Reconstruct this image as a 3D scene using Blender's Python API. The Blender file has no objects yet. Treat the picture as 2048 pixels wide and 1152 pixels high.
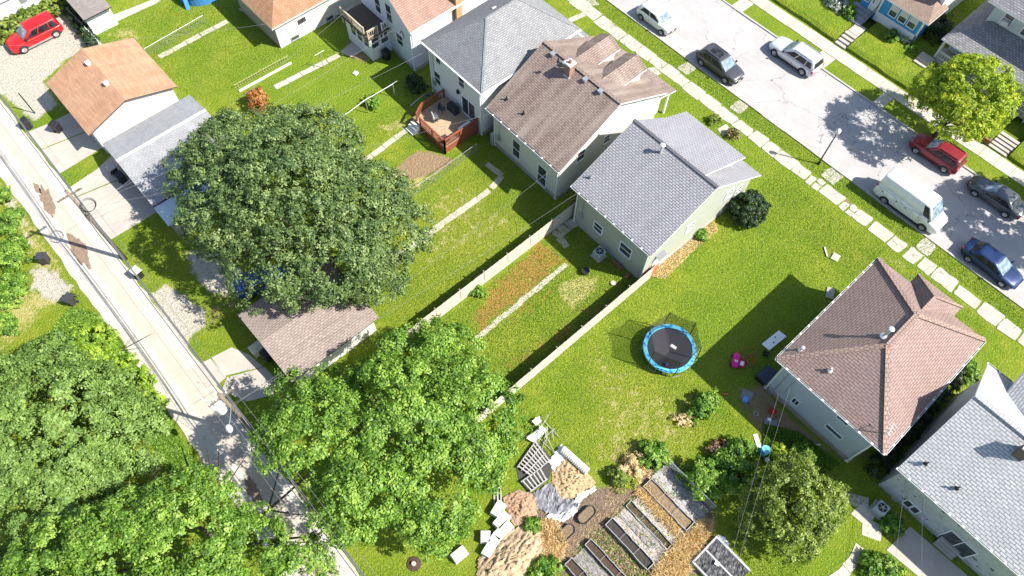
import bpy, bmesh, math, random
import numpy as np
from mathutils import Vector, Matrix
random.seed(7); np.random.seed(7)
rad = math.radians
SC = bpy.context.scene
COL = SC.collection
# ------------------------------------------------------------------ camera
CF, CPITCH, CROLL, CYAW, CH = 1478.654, rad(61.81518), rad(2.05571), rad(46.1912), 51.0
def cam_axes():
    cy, sy, cp, sp = math.cos(CYAW), math.sin(CYAW), math.cos(CPITCH), math.sin(CPITCH)
    fw = np.array([cp*cy, cp*sy, -sp]); rt = np.array([sy, -cy, 0.]); up = np.cross(rt, fw)
    c, s = math.cos(CROLL), math.sin(CROLL)
    return c*rt + s*up, -s*rt + c*up, fw
RT, UP, FW = cam_axes()
cd = bpy.data.cameras.new('camera'); cam = bpy.data.objects.new('camera', cd); COL.objects.link(cam)
mw = Matrix.Identity(4)
for i in range(3):
    mw[i][0] = RT[i]; mw[i][1] = UP[i]; mw[i][2] = -FW[i]
mw[2][3] = CH
cam.matrix_world = mw
cd.sensor_width = 36; cd.lens = CF/2048*36; cd.clip_end = 2000; cd.clip_start = 0.5
SC.camera = cam
# ------------------------------------------------------------------ light
SUN_AZ, SUN_EL = rad(-59), rad(47)          # direction towards the sun, from +X counter-clockwise
wd = bpy.data.worlds.new('World'); SC.world = wd; wd.use_nodes = True
nt = wd.node_tree; bg = nt.nodes['Background']
sky = nt.nodes.new('ShaderNodeTexSky'); sky.sky_type = 'NISHITA'; sky.sun_disc = False
sky.sun_elevation = SUN_EL; sky.sun_rotation = math.pi/2 - SUN_AZ
nt.links.new(sky.outputs[0], bg.inputs[0]); bg.inputs[1].default_value = 0.115
sl = bpy.data.lights.new('sun', 'SUN'); sl.energy = 5.0; sl.angle = rad(0.55); sl.color = (1, .955, .87)
so = bpy.data.objects.new('sun', sl); COL.objects.link(so)
sd = Vector((math.cos(SUN_EL)*math.cos(SUN_AZ), math.cos(SUN_EL)*math.sin(SUN_AZ), math.sin(SUN_EL)))
so.rotation_euler = sd.to_track_quat('Z', 'Y').to_euler(); so.location = (20, -10, 60)
SC.view_settings.view_transform = 'Standard'; SC.view_settings.look = 'None'
SC.view_settings.exposure = 1.1; SC.view_settings.gamma = 1
# ------------------------------------------------------------------ measuring helpers: a spot in the survey photo -> a point on a real plane
S = 2.8808
T = dict(W=(0,0,1), T1=(0,0,S), T2=(480,0,S), T3=(960,0,S), T4=(1240,0,S), T5=(1640,0,3.6005), T6=(1560,240,2.879), U1=(0,360,S), U2=(640,140,S),
         U3=(740,380,S), U4=(1060,280,S), U5=(1180,560,S), U6=(1480,500,2.618), V1=(1600,700,2.549), V2=(1280,800,3.272), V3=(900,800,3.272),
         V4=(380,560,S), V5=(0,560,S), V6=(0,860,2.926), A1=(1100,880,4.235), A3=(1400,680,5.2375))
def ray(t, x, y):
    o = T[t]; px, py = o[0]+x/o[2], o[1]+y/o[2]
    return RT*(px-1024)/CF - UP*(py-576)/CF + FW
def G(t, x, y, z=0.0):
    d = ray(t, x, y); k = (z-CH)/d[2]
    return (float(d[0]*k), float(d[1]*k), z)
def onx(t, x, y, X):
    d = ray(t, x, y); k = X/d[0]; return (X, float(d[1]*k), float(CH+d[2]*k))
def ony(t, x, y, Y):
    d = ray(t, x, y); k = Y/d[1]; return (float(d[0]*k), Y, float(CH+d[2]*k))
def G2(t, pts, z=0.0): return [G(t, a, b, z)[:2] for a, b in pts]
# ------------------------------------------------------------------ tagging
ORG = {}
def tag(o, label=None, cat=None, group=None, kind=None):
    if label: o['label'] = label
    if cat: o['category'] = cat
    if group: o['group'] = group
    if kind: o['kind'] = kind
    return o
def thing(name, label, cat, loc=(0,0,0), rz=0.0, group=None, local=False):
    o = bpy.data.objects.new(name, None); COL.objects.link(o)
    o.location = loc; o.rotation_euler = (0, 0, rz); o.empty_display_size = .3
    ORG[o.name] = (0,0,0) if local else tuple(loc)
    return tag(o, label, cat, group)
def copy_tree(o, parent=None):
    c = o.copy(); COL.objects.link(c)
    if parent is not None: c.parent = parent
    for ch in list(o.children): copy_tree(ch, c)
    return c
# ------------------------------------------------------------------ mesh builder
class MB:
    def __init__(s): s.v = []; s.f = []; s.m = []
    def face(s, pts, m=0):
        n = len(s.v); s.v += [tuple(p) for p in pts]; s.f.append(tuple(range(n, n+len(pts)))); s.m.append(m); return s
    def add(s, vs, fs, m=0):
        n = len(s.v); s.v += [tuple(p) for p in vs]; s.f += [tuple(i+n for i in f) for f in fs]
        s.m += (m if isinstance(m, list) else [m]*len(fs)); return s
    def box(s, x0, y0, z0, x1, y1, z1, m=0, rz=0, c=None, taper=0):
        if x0 > x1: x0, x1 = x1, x0
        if y0 > y1: y0, y1 = y1, y0
        vs = [(x0,y0,z0),(x1,y0,z0),(x1,y1,z0),(x0,y1,z0),(x0+taper,y0+taper,z1),(x1-taper,y0+taper,z1),(x1-taper,y1-taper,z1),(x0+taper,y1-taper,z1)]
        if rz:
            cx, cy = c if c else ((x0+x1)/2, (y0+y1)/2); co, si = math.cos(rz), math.sin(rz)
            vs = [(cx+(x-cx)*co-(y-cy)*si, cy+(x-cx)*si+(y-cy)*co, z) for x, y, z in vs]
        return s.add(vs, [(0,3,2,1),(4,5,6,7),(0,1,5,4),(1,2,6,5),(2,3,7,6),(3,0,4,7)], m)
    def bar(s, p, q, w, h=None, m=0):           # square bar between two points
        h = h or w; p = Vector(p); q = Vector(q); d = (q-p).normalized()
        a = Vector((0,0,1)) if abs(d.z) < .9 else Vector((1,0,0)); u = d.cross(a).normalized(); v = u.cross(d)
        vs = [e + u*su*w/2 + v*sv*h/2 for e in (p, q) for su, sv in ((-1,-1),(1,-1),(1,1),(-1,1))]
        return s.add(vs, [(0,1,2,3),(7,6,5,4),(0,4,5,1),(1,5,6,2),(2,6,7,3),(3,7,4,0)], m)
    def tube(s, pts, r, n=6, m=0):
        pts = [Vector(p) for p in pts]; rs = r if isinstance(r, (list, tuple)) else [r]*len(pts); vs = []
        for i, p in enumerate(pts):
            d = (pts[min(i+1, len(pts)-1)] - pts[max(i-1, 0)]).normalized()
            a = Vector((0,0,1)) if abs(d.z) < .95 else Vector((1,0,0)); u = d.cross(a).normalized(); v = u.cross(d)
            vs += [p + (u*math.cos(k*2*math.pi/n) + v*math.sin(k*2*math.pi/n))*rs[i] for k in range(n)]
        fs = [(i*n+k, i*n+(k+1)%n, (i+1)*n+(k+1)%n, (i+1)*n+k) for i in range(len(pts)-1) for k in range(n)]
        fs += [tuple(range(n-1, -1, -1)), tuple(range((len(pts)-1)*n, len(pts)*n))]
        return s.add(vs, fs, m)
    def cyl(s, c, r0, r1, z0, z1, n=16, m=0): return s.lathe(c, [(r0, z0), (r1, z1)], n, m)
    def lathe(s, c, prof, n=16, m=0, sx=1, sy=1):
        vs = [(c[0]+r*sx*math.cos(2*math.pi*k/n), c[1]+r*sy*math.sin(2*math.pi*k/n), z) for r, z in prof for k in range(n)]
        fs = [(i*n+k, i*n+(k+1)%n, (i+1)*n+(k+1)%n, (i+1)*n+k) for i in range(len(prof)-1) for k in range(n)]
        fs += [tuple(range(n-1, -1, -1)), tuple(range((len(prof)-1)*n, len(prof)*n))]
        return s.add(vs, fs, m)
    def prism(s, poly, z0, z1, m=0, mt=None):
        n = len(poly)
        A = sum(poly[i][0]*poly[(i+1)%n][1]-poly[(i+1)%n][0]*poly[i][1] for i in range(n))
        if A < 0: poly = poly[::-1]
        vs = [(x, y, z0) for x, y in poly] + [(x, y, z1) for x, y in poly]
        fs = [tuple(range(n-1, -1, -1)), tuple(range(n, 2*n))] + [(i, (i+1)%n, n+(i+1)%n, n+i) for i in range(n)]
        return s.add(vs, fs, [m, m if mt is None else mt] + [m]*n)
    def ext(s, prof, axis, a0, a1, m=0):        # profile in (other horizontal, z) pushed along an axis
        n = len(prof)
        if axis == 'Y': vs = [(u, a, z) for a in (a0, a1) for u, z in prof]
        else: vs = [(a, u, z) for a in (a0, a1) for u, z in prof]
        fs = [tuple(range(n)), tuple(range(2*n-1, n-1, -1))] + [(i, n+i, n+(i+1)%n, (i+1)%n) for i in range(n)]
        return s.add(vs, fs, m)
    def slab(s, top, t=.14, m=0, ms=1):          # roof plane with thickness
        n = len(top); a, b, c = (Vector(top[i]) for i in range(3))
        if (b-a).cross(c-b).z < 0: top = top[::-1]
        vs = [tuple(p) for p in top] + [(p[0], p[1], p[2]-t) for p in top]
        fs = [tuple(range(n)), tuple(range(2*n-1, n-1, -1))] + [((i+1)%n, i, n+i, n+(i+1)%n) for i in range(n)]
        return s.add(vs, fs, [m, ms] + [ms]*n)
    def build(s, name, mats, parent=None, smooth=False, fixn=True, sub=0):
        o0 = ORG.get(parent.name, (0,0,0)) if parent else (0,0,0)
        me = bpy.data.meshes.new(name)
        me.from_pydata([(x-o0[0], y-o0[1], z-o0[2]) for x, y, z in s.v], [], s.f)
        for mm in (mats if isinstance(mats, (list, tuple)) else [mats]): me.materials.append(mm)
        me.polygons.foreach_set('material_index', s.m)
        if fixn:
            bm = bmesh.new(); bm.from_mesh(me); bmesh.ops.recalc_face_normals(bm, faces=bm.faces); bm.to_mesh(me); bm.free()
        uvl = me.uv_layers.new(name='UVMap')
        for p in me.polygons:
            nrm = p.normal; u = Vector((-nrm.y, nrm.x, 0))
            u = u.normalized() if u.length > .05 else Vector((1,0,0))
            v = nrm.cross(u)
            for li in p.loop_indices:
                co = s_co = me.vertices[me.loops[li].vertex_index].co + Vector(o0)
                uvl.data[li].uv = (co.dot(u), co.dot(v))
        if smooth: me.polygons.foreach_set('use_smooth', [True]*len(me.polygons))
        me.update()
        o = bpy.data.objects.new(name, me); COL.objects.link(o)
        if parent: o.parent = parent; ORG[o.name] = o0
        if sub:
            md = o.modifiers.new('s', 'SUBSURF'); md.levels = sub; md.render_levels = sub
        return o
# ------------------------------------------------------------------ materials
MATS = {}
def nmat(name):
    m = bpy.data.materials.new(name); m.use_nodes = True; nt = m.node_tree
    b = nt.nodes['Principled BSDF']; MATS[name] = m
    return m, nt, b
def N(nt, typ, **kw):
    n = nt.nodes.new(typ)
    for k, v in kw.items():
        if k in n.inputs: n.inputs[k].default_value = v
        else: setattr(n, k, v)
    return n
def mixc(nt, fac, a, b):
    n = nt.nodes.new('ShaderNodeMix'); n.data_type = 'RGBA'
    for sock, val in ((n.inputs[0], fac), (n.inputs[6], a), (n.inputs[7], b)):
        if isinstance(val, bpy.types.NodeSocket): nt.links.new(val, sock)
        elif isinstance(val, (int, float)): sock.default_value = val
        else: sock.default_value = (*val, 1)
    return n.outputs[2]
def ramp(nt, src, lo, hi):
    n = nt.nodes.new('ShaderNodeMapRange'); n.inputs[1].default_value = lo; n.inputs[2].default_value = hi
    nt.links.new(src, n.inputs[0]); return n.outputs[0]
def math_(nt, op, a, b=None):
    n = nt.nodes.new('ShaderNodeMath'); n.operation = op
    for sock, val in ((n.inputs[0], a), (n.inputs[1], b)):
        if val is None: continue
        if isinstance(val, bpy.types.NodeSocket): nt.links.new(val, sock)
        else: sock.default_value = val
    return n.outputs[0]
def noise(nt, vec, scale, detail=4, rough=.6):
    n = N(nt, 'ShaderNodeTexNoise', Scale=scale, Detail=detail, Roughness=rough); nt.links.new(vec, n.inputs['Vector']); return n.outputs[0]
def bump(nt, b, h, strength, dist):
    n = N(nt, 'ShaderNodeBump', Strength=strength, Distance=dist); nt.links.new(h, n.inputs['Height']); nt.links.new(n.outputs[0], b.inputs['Normal'])
def coord(nt, kind='Object'): return nt.nodes.new('ShaderNodeTexCoord').outputs[kind]
def plain(name, c, rough=.6, metal=0, var=.12, sc=3.0, spec=.4, bmp=0, c2=None):
    """solid paint, metal, plastic, soil..: one colour broken by two sizes of noise"""
    m, nt, b = nmat(name); v = coord(nt)
    c2 = c2 or tuple(x*(1-var*2) for x in c)
    n1 = ramp(nt, noise(nt, v, sc), .35, .65); n2 = noise(nt, v, sc*9)
    f = math_(nt, 'ADD', math_(nt, 'MULTIPLY', n1, .65), math_(nt, 'MULTIPLY', n2, .5))
    nt.links.new(mixc(nt, f, c2, c), b.inputs['Base Color'])
    b.inputs['Roughness'].default_value = rough; b.inputs['Metallic'].default_value = metal; b.inputs['Specular IOR Level'].default_value = spec
    if bmp: bump(nt, b, n2, .6, bmp)
    return m
def shingle(name, c1, c2, gap, w=.32, h=.16, stain=(.5,.5,.5), sfac=.25, gapw=.02, spk=.35, tint=.0):
    m, nt, b = nmat(name); uv = coord(nt, 'UV')
    br = N(nt, 'ShaderNodeTexBrick', Scale=1.0); br.inputs['Brick Width'].default_value = w; br.inputs['Row Height'].default_value = h
    br.inputs['Color1'].default_value = (*c1, 1); br.inputs['Color2'].default_value = (*c2, 1); br.inputs['Mortar'].default_value = (*gap, 1)
    br.inputs['Mortar Size'].default_value = gapw; br.inputs['Mortar Smooth'].default_value = .3; br.inputs['Bias'].default_value = -.1
    nt.links.new(uv, br.inputs['Vector'])
    ob = coord(nt)
    mp = nt.nodes.new('ShaderNodeMapping'); mp.inputs['Scale'].default_value = (.9, .12, 1); nt.links.new(uv, mp.inputs[0])
    st = ramp(nt, noise(nt, mp.outputs[0], 1.3, 5), .42, .75)      # run-off streaks down the slope
    big = ramp(nt, noise(nt, ob, .45, 3), .35, .7)
    sp = ramp(nt, noise(nt, ob, 14, 3, .8), .3, .7)                 # granules
    c = mixc(nt, math_(nt, 'MULTIPLY', st, sfac), br.outputs[0], stain)
    dk = mixc(nt, math_(nt, 'MULTIPLY', big, .22), c, tuple(x*.6 for x in c1))
    mul = nt.nodes.new('ShaderNodeMix'); mul.data_type = 'RGBA'; mul.blend_type = 'MULTIPLY'; mul.inputs[0].default_value = spk
    nt.links.new(dk, mul.inputs[6]); nt.links.new(mixc(nt, sp, (.35,.35,.35), (1.25,1.25,1.25)), mul.inputs[7])
    nt.links.new(mul.outputs[2], b.inputs['Base Color']); b.inputs['Roughness'].default_value = .92; b.inputs['Specular IOR Level'].default_value = .15
    bump(nt, b, math_(nt, 'ADD', math_(nt, 'MULTIPLY', br.outputs['Fac'], -1.0), math_(nt, 'MULTIPLY', sp, .6)), .5, .02)
    return m
def siding(name, c, row=.16, dirt=(.3,.28,.24), dfac=.2, gap=.55, w=4.0, rough=.6):
    m, nt, b = nmat(name); uv = coord(nt, 'UV')
    br = N(nt, 'ShaderNodeTexBrick', Scale=1.0); br.inputs['Brick Width'].default_value = w; br.inputs['Row Height'].default_value = row
    br.inputs['Color1'].default_value = (*c, 1); br.inputs['Color2'].default_value = (*[x*.94 for x in c], 1); br.inputs['Mortar'].default_value = (*[x*gap for x in c], 1)
    br.inputs['Mortar Size'].default_value = .012; br.inputs['Mortar Smooth'].default_value = .2
    nt.links.new(uv, br.inputs['Vector'])
    f = math_(nt, 'MULTIPLY', ramp(nt, noise(nt, coord(nt), 1.6, 6, .7), .45, .8), dfac)
    nt.links.new(mixc(nt, f, br.outputs[0], dirt), b.inputs['Base Color']); b.inputs['Roughness'].default_value = rough
    bump(nt, b, math_(nt, 'MULTIPLY', br.outputs['Fac'], -1.0), .5, .015)
    return m
def leafmat(name, c1, c2, c3, trans=.28, rough=.5):
    m, nt, b = nmat(name); at = nt.nodes.new('ShaderNodeAttribute'); at.attribute_name = 'rnd'
    cr = nt.nodes.new('ShaderNodeValToRGB'); cr.color_ramp.elements[0].color = (*c1, 1); cr.color_ramp.elements[1].color = (*c3, 1)
    e = cr.color_ramp.elements.new(.5); e.color = (*c2, 1)
    nt.links.new(at.outputs['Fac'], cr.inputs[0]); nt.links.new(cr.outputs[0], b.inputs['Base Color'])
    b.inputs['Roughness'].default_value = rough; b.inputs['Specular IOR Level'].default_value = .35
    tr = nt.nodes.new('ShaderNodeBsdfTranslucent'); hs = N(nt, 'ShaderNodeHueSaturation', Value=1.5, Saturation=1.1); nt.links.new(cr.outputs[0], hs.inputs['Color']); nt.links.new(hs.outputs[0], tr.inputs[0])
    mx = nt.nodes.new('ShaderNodeMixShader'); mx.inputs[0].default_value = trans
    nt.links.new(b.outputs[0], mx.inputs[1]); nt.links.new(tr.outputs[0], mx.inputs[2]); nt.links.new(mx.outputs[0], nt.nodes['Material Output'].inputs[0])
    return m
def glass(name, c=(.03,.035,.04), rough=.06, spec=.8):
    m, nt, b = nmat(name); n1 = ramp(nt, noise(nt, coord(nt), 2.5, 3), .4, .65)
    nt.links.new(mixc(nt, n1, c, tuple(x*2.2+.01 for x in c)), b.inputs['Base Color'])
    b.inputs['Roughness'].default_value = rough; b.inputs['Specular IOR Level'].default_value = spec
    return m
def paint(name, c, rough=.35, coat=.35, metal=.1):
    m, nt, b = nmat(name); n1 = noise(nt, coord(nt), 2.2, 5, .7)
    nt.links.new(mixc(nt, ramp(nt, n1, .4, .8), c, tuple(x*.8+.012 for x in c)), b.inputs['Base Color'])
    b.inputs['Roughness'].default_value = rough; b.inputs['Metallic'].default_value = metal; b.inputs['Coat Weight'].default_value = coat; b.inputs['Coat Roughness'].default_value = .06
    return m
def concrete(name, c, c2, crack=.5, csc=.35, joint=0, rough=.9, stain=.35):
    m, nt, b = nmat(name); v = coord(nt)
    n1 = ramp(nt, noise(nt, v, .5, 6, .65), .35, .7); n2 = noise(nt, v, 11, 5, .8)
    mp = nt.nodes.new('ShaderNodeMapping'); mp.inputs['Scale'].default_value = (1.2, .08, 1); nt.links.new(v, mp.inputs[0])
    n3 = ramp(nt, noise(nt, mp.outputs[0], 1.2, 4), .4, .7)
    col = mixc(nt, math_(nt, 'MULTIPLY', n1, stain*1.6), c, c2)
    col = mixc(nt, math_(nt, 'MULTIPLY', n3, stain), col, tuple(x*.8 for x in c))
    col = mixc(nt, math_(nt, 'MULTIPLY', ramp(nt, n2, .5, .75), .35), col, tuple(x*.62 for x in c))
    wv = nt.nodes.new('ShaderNodeVectorMath'); wv.operation = 'MULTIPLY_ADD'; nz = N(nt, 'ShaderNodeTexNoise', Scale=1.1, Detail=4.0); nt.links.new(v, nz.inputs['Vector'])
    nt.links.new(nz.outputs['Color'], wv.inputs[0]); wv.inputs[1].default_value = (1.4,1.4,1.4); nt.links.new(v, wv.inputs[2])
    vo = N(nt, 'ShaderNodeTexVoronoi', Scale=csc, feature='DISTANCE_TO_EDGE'); nt.links.new(wv.outputs[0], vo.inputs['Vector'])
    ck = math_(nt, 'MULTIPLY', ramp(nt, vo.outputs['Distance'], .018*csc/.35*.5, 0), crack)
    ck = math_(nt, 'MULTIPLY', ck, ramp(nt, noise(nt, v, .35, 2), .38, .5))
    col = mixc(nt, ck, col, tuple(x*.3 for x in c2))
    nt.links.new(col, b.inputs['Base Color']); b.inputs['Roughness'].default_value = rough; b.inputs['Specular IOR Level'].default_value = .2
    bump(nt, b, n2, .35, .02)
    return m
def foliage_mesh(name, P, Nn, size, rnd, mat, parent=None, aspect=.62, sizev=.35, origin=(0,0,0)):
    """one rhombus leaf per point P facing Nn"""
    n = len(P); a = np.random.normal(size=(n, 3)); t = np.cross(Nn, a); t /= np.linalg.norm(t, axis=1)[:, None]+1e-9
    b = np.cross(Nn, t); b /= np.linalg.norm(b, axis=1)[:, None]+1e-9
    s = (size*(1+sizev*(np.random.rand(n)*2-1)))[:, None]
    V = np.stack([P-t*s, P+b*s*aspect, P+t*s, P-b*s*aspect], 1).reshape(-1, 3) - np.array(origin)
    me = bpy.data.meshes.new(name); me.vertices.add(4*n); me.vertices.foreach_set('co', V.ravel())
    me.loops.add(4*n); me.loops.foreach_set('vertex_index', np.arange(4*n, dtype=np.int32))
    me.polygons.add(n); me.polygons.foreach_set('loop_start', np.arange(0, 4*n, 4, dtype=np.int32)); me.polygons.foreach_set('loop_total', np.full(n, 4, dtype=np.int32))
    me.update(calc_edges=True)
    at = me.attributes.new('rnd', 'FLOAT', 'FACE'); at.data.foreach_set('value', rnd.astype(np.float32))
    me.materials.append(mat); me.validate()
    o = bpy.data.objects.new(name, me); COL.objects.link(o)
    if parent: o.parent = parent
    return o
def unit(a): return a/(np.linalg.norm(a, axis=-1, keepdims=True)+1e-9)
def sph(n): return unit(np.random.normal(size=(n, 3)))
# ------------------------------------------------------------------ palette
WHITE = plain('white_trim', (.78,.78,.76), .45, var=.05)
OFFW = plain('weathered_white', (.66,.65,.61), .6, var=.12, sc=1.5)
DARK = plain('dark_plastic', (.02,.02,.022), .45)
BLACKM = plain('black_metal', (.012,.013,.015), .4)
STEEL = plain('galvanised_steel', (.5,.52,.54), .4, metal=.7)
ALU = plain('bright_aluminium', (.72,.72,.72), .35, metal=.5)
GLASS = glass('window_glass'); CGLASS = glass('car_glass', (.012,.013,.015), .08, .35); WIND = glass('windshield_glass', (.11,.15,.18), .06, .7)
SHADE = plain('window_blind', (.6,.6,.58), .8)
RUBBER = plain('tyre_rubber', (.022,.022,.024), .8); RIM = plain('rim_alloy', (.55,.56,.58), .3, metal=.6)
WOODG = plain('greyed_wood', (.42,.38,.33), .85, sc=6); WOODB = plain('brown_wood', (.23,.12,.06), .8, sc=6)
SOIL = plain('garden_soil', (.075,.05,.034), .95, sc=5, var=.25, bmp=.05)
TERRA = plain('brick_red', (.36,.12,.07), .85, sc=8, var=.25)
CONC = concrete('concrete_slab', (.40,.365,.32), (.30,.265,.225), crack=.4, csc=.5, stain=.4)
PATHC = concrete('path_concrete', (.45,.415,.35), (.31,.285,.22), crack=.6, csc=.9, stain=.5)
WALK = concrete('old_sidewalk', (.42,.395,.335), (.27,.25,.20), crack=.95, csc=.8, stain=.45)
ROAD = concrete('street_surface', (.375,.36,.352), (.295,.28,.27), crack=.95, csc=.2, stain=.55)
ALLEY = concrete('alley_surface', (.49,.46,.41), (.37,.33,.275), crack=.45, csc=.3, stain=.55)
def wheel_band(m, x0, x1, col, fac):            # the worn brownish strip down the middle of the alley
    nt = m.node_tree; b = nt.nodes['Principled BSDF']; src = b.inputs['Base Color'].links[0].from_socket; v = coord(nt); sx = nt.nodes.new('ShaderNodeSeparateXYZ'); nt.links.new(v, sx.inputs[0])
    x = math_(nt, 'ADD', sx.outputs[0], math_(nt, 'MULTIPLY', math_(nt, 'SUBTRACT', noise(nt, v, .9, 5), .5), .9))
    f = math_(nt, 'MULTIPLY', math_(nt, 'MULTIPLY', ramp(nt, x, x0, x0+.25), ramp(nt, x, x1, x1-.25)), fac); nt.links.new(mixc(nt, f, src, col), b.inputs['Base Color'])
wheel_band(ALLEY, -4.7, -3.3, (.36,.305,.24), .6)
KERB = concrete('kerb_stone', (.40,.38,.34), (.28,.27,.22), crack=.5, csc=1.2, stain=.4)
PATCH = plain('worn_brick_patch', (.25,.175,.125), .9, sc=4, var=.25, bmp=.03)
# ------------------------------------------------------------------ ground sheet with soil / gravel / straw masks stored on its vertices
def polymask(X, Y, poly, soft=.5):
    """1 inside, falling to 0 over soft metres outside"""
    poly = np.array(poly); n = len(poly); inside = np.zeros(X.shape, bool); d2 = np.full(X.shape, 1e9)
    for i in range(n):
        x0, y0 = poly[i]; x1, y1 = poly[(i+1) % n]
        c = ((y0 > Y) != (y1 > Y)) & (X < (x1-x0)*(Y-y0)/(y1-y0+1e-12)+x0); inside ^= c
        ex, ey = x1-x0, y1-y0; t = np.clip(((X-x0)*ex+(Y-y0)*ey)/(ex*ex+ey*ey+1e-12), 0, 1)
        d2 = np.minimum(d2, (X-x0-t*ex)**2+(Y-y0-t*ey)**2)
    d = np.sqrt(d2)*np.where(inside, 1, -1)
    return np.clip(.5+d/(2*soft), 0, 1)
gx = np.concatenate([[-600,-120,-45], np.arange(-25, 90, .32), [130, 260, 700]])
gy = np.concatenate([[-600,-120,-45], np.arange(-26, 84, .32), [130, 260, 700]])
GX, GY = np.meshgrid(gx, gy, indexing='ij')
masks = {k: np.zeros(GX.shape) for k in ('dirt', 'gravel', 'rust', 'straw', 'mulch', 'lush', 'shady', 'olive')}
def area(kind, poly, soft=.5, amt=1.0):
    masks[kind] = np.maximum(masks[kind], amt*polymask(GX, GY, poly, soft))
# gravel yards
area('gravel', G2('T1', [(-60,170),(380,60),(470,150),(545,240),(400,330),(250,470),(330,600),(200,700),(90,610),(0,540),(-80,400)]), .5)
area('gravel', G2('U1', [(1070,400),(1300,430),(1480,600),(1330,660),(1200,650),(1110,540)]), .6)
area('gravel', G2('U1', [(860,660),(960,600),(1080,680),(1190,760),(1190,840),(1100,890),(1080,980),(990,880)]), .4)
area('dirt', G2('U1', [(1200,640),(1330,600),(1440,720),(1300,800),(1230,870),(1130,800)]), .9, .45)
area('gravel', G2('U1', [(180,490),(300,500),(420,610),(420,700),(250,700),(170,620)]), .5, .8)
area('straw', G2('U1', [(60,200),(200,480),(180,700),(0,900),(60,950),(250,760),(440,660),(330,480),(180,240),(80,80),(0,20),(0,150)]), .6, .75)
area('gravel', G2('U1', [(0,20),(100,100),(170,260),(200,420),(150,470),(120,300),(60,200),(0,150)]), .5, .6)
area('straw', G2('U1', [(0,700),(200,640),(260,700),(120,860),(0,980)]), .6, .8)
area('dirt', G2('V6', [(850,150),(900,160),(935,240),(900,270),(950,340),(880,290),(835,215)]), .2)
area('straw', G2('V6', [(1040,60),(1100,160),(1200,240),(1100,280),(1000,120)]), .3, .5)
# back yards
area('dirt', G2('U2', [(400,600),(440,560),(560,460),(660,480),(770,515),(740,550),(640,600),(500,640),(415,670)]), .35)
area('straw', G2('U2', [(400,640),(640,590),(740,560),(560,680),(430,760),(400,720)]), .5, .8)
area('straw', G2('U2', [(330,330),(490,270),(520,330),(420,370)]), .4, .7)
area('straw', G2('U2', [(560,600),(900,640),(1190,900),(900,1152),(500,1152),(560,880)]), 2, .42)
area('rust', G2('U3', [(985,285),(1120,410),(900,600),(640,810),(590,740),(700,560)]), .5, .85)
area('rust', G2('U3', [(1300,620),(1440,560),(1440,640),(1100,900),(900,1000),(780,1090),(760,1000),(1000,830)]), .7, .5)
area('rust', G2('U3', [(900,620),(1080,560),(1060,640),(820,800),(760,760)]), .5, .45)
area('straw', G2('U3', [(1060,560),(1200,500),(1330,500),(1280,590),(1220,640),(1165,690),(1110,620)]), .35)
area('straw', G2('U3', [(740,170),(790,165),(800,200),(750,205)]), .25, .9)
area('dirt', G2('U4', [(140,530),(200,500),(230,620),(180,600)]), .25, .8)
area('straw', G2('U4', [(700,750),(830,650),(960,560),(1060,480),(1080,520),(930,640),(760,790)]), .45, .9)
area('straw', G2('U5', [(0,330),(250,560),(600,640),(640,900),(440,1152),(0,1152)]), 1.6, .45)
area('olive', G2('U5', [(0,330),(250,560),(600,640),(640,900),(440,1152),(0,1152)]), 1.6, .7)
area('straw', G2('T1', [(0,350),(120,360),(150,440),(60,460),(0,430)]), .5, .6)
area('straw', G2('T1', [(160,500),(230,470),(250,520),(170,540)]), .4, .7)
area('straw', G2('T1', [(270,890),(370,920),(360,960),(290,930)]), .3, .8)
area('lush', G2('T2', [(0,0),(1000,0),(1000,600),(700,760),(0,460)]), 1.5, .6)
area('lush', G2('T4', [(0,0),(1498,0),(1498,1152),(0,1152)]), 1.5, .35)
area('lush', G2('V2', [(800,900),(1300,780),(1500,950),(1300,1152),(900,1152)]), .8, .6)
area('olive', G2('U2', [(300,1152),(560,880),(820,560),(1190,900),(900,1152)]), 1.2, .8)
area('straw', G2('U3', [(60,620),(300,500),(500,440),(640,300),(700,380),(400,560),(120,760)]), 1.2, .38)
area('lush', G2('U5', [(500,200),(900,0),(1498,0),(1100,300),(700,640),(600,450)]), 1.5, .7)
area('lush', G2('U4', [(950,700),(1500,400),(1498,1152),(1000,1152)]), 1.5, .5)
area('olive', G2('T5', [(170,350),(300,240),(550,400),(720,560),(640,700)]), .5, .7)
area('dirt', G2('U5', [(850,620),(1000,600),(1100,740),(1300,900),(1440,1060),(1300,1060),(1000,900),(880,760)]), .5, .8)
area('dirt', G2('U5', [(790,540),(860,560),(850,690),(760,700),(740,610)]), .6, .35)
area('dirt', G2('V1', [(0,380),(200,580),(420,600),(760,170),(720,150),(400,520)]), .4, .45)
area('dirt', G2('T2', [(570,300),(640,220),(760,350),(700,370),(620,320)]), .4, .7)
area('straw', G2('T1', [(580,190),(740,150),(840,230),(700,250)]), .4, .6)
area('mulch', G2('V3', [(560,600),(960,560),(1200,590),(1370,400),(1505,400),(1505,1152),(700,1152),(560,860)]), .5)
area('mulch', G2('V2', [(0,400),(200,380),(480,690),(480,800),(420,960),(400,1152),(0,1152)]), .4)
area('straw', G2('V3', [(980,760),(1100,830),(1250,1152),(1100,1152),(960,900)]), .4, .75)
area('straw', G2('V3', [(600,760),(760,900),(720,1050),(600,1100),(560,860)]), .4)
area('straw', G2('V2', [(100,1152),(230,960),(480,780),(470,860),(330,1100)]), .5)
area('straw', G2('V3', [(1300,250),(1400,260),(1500,330),(1490,390),(1300,500),(1150,480),(1000,430)]), .5, .5)
area('dirt', G2('T6', [(270,350),(560,590),(520,620),(250,400)]), .5, .55)
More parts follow.
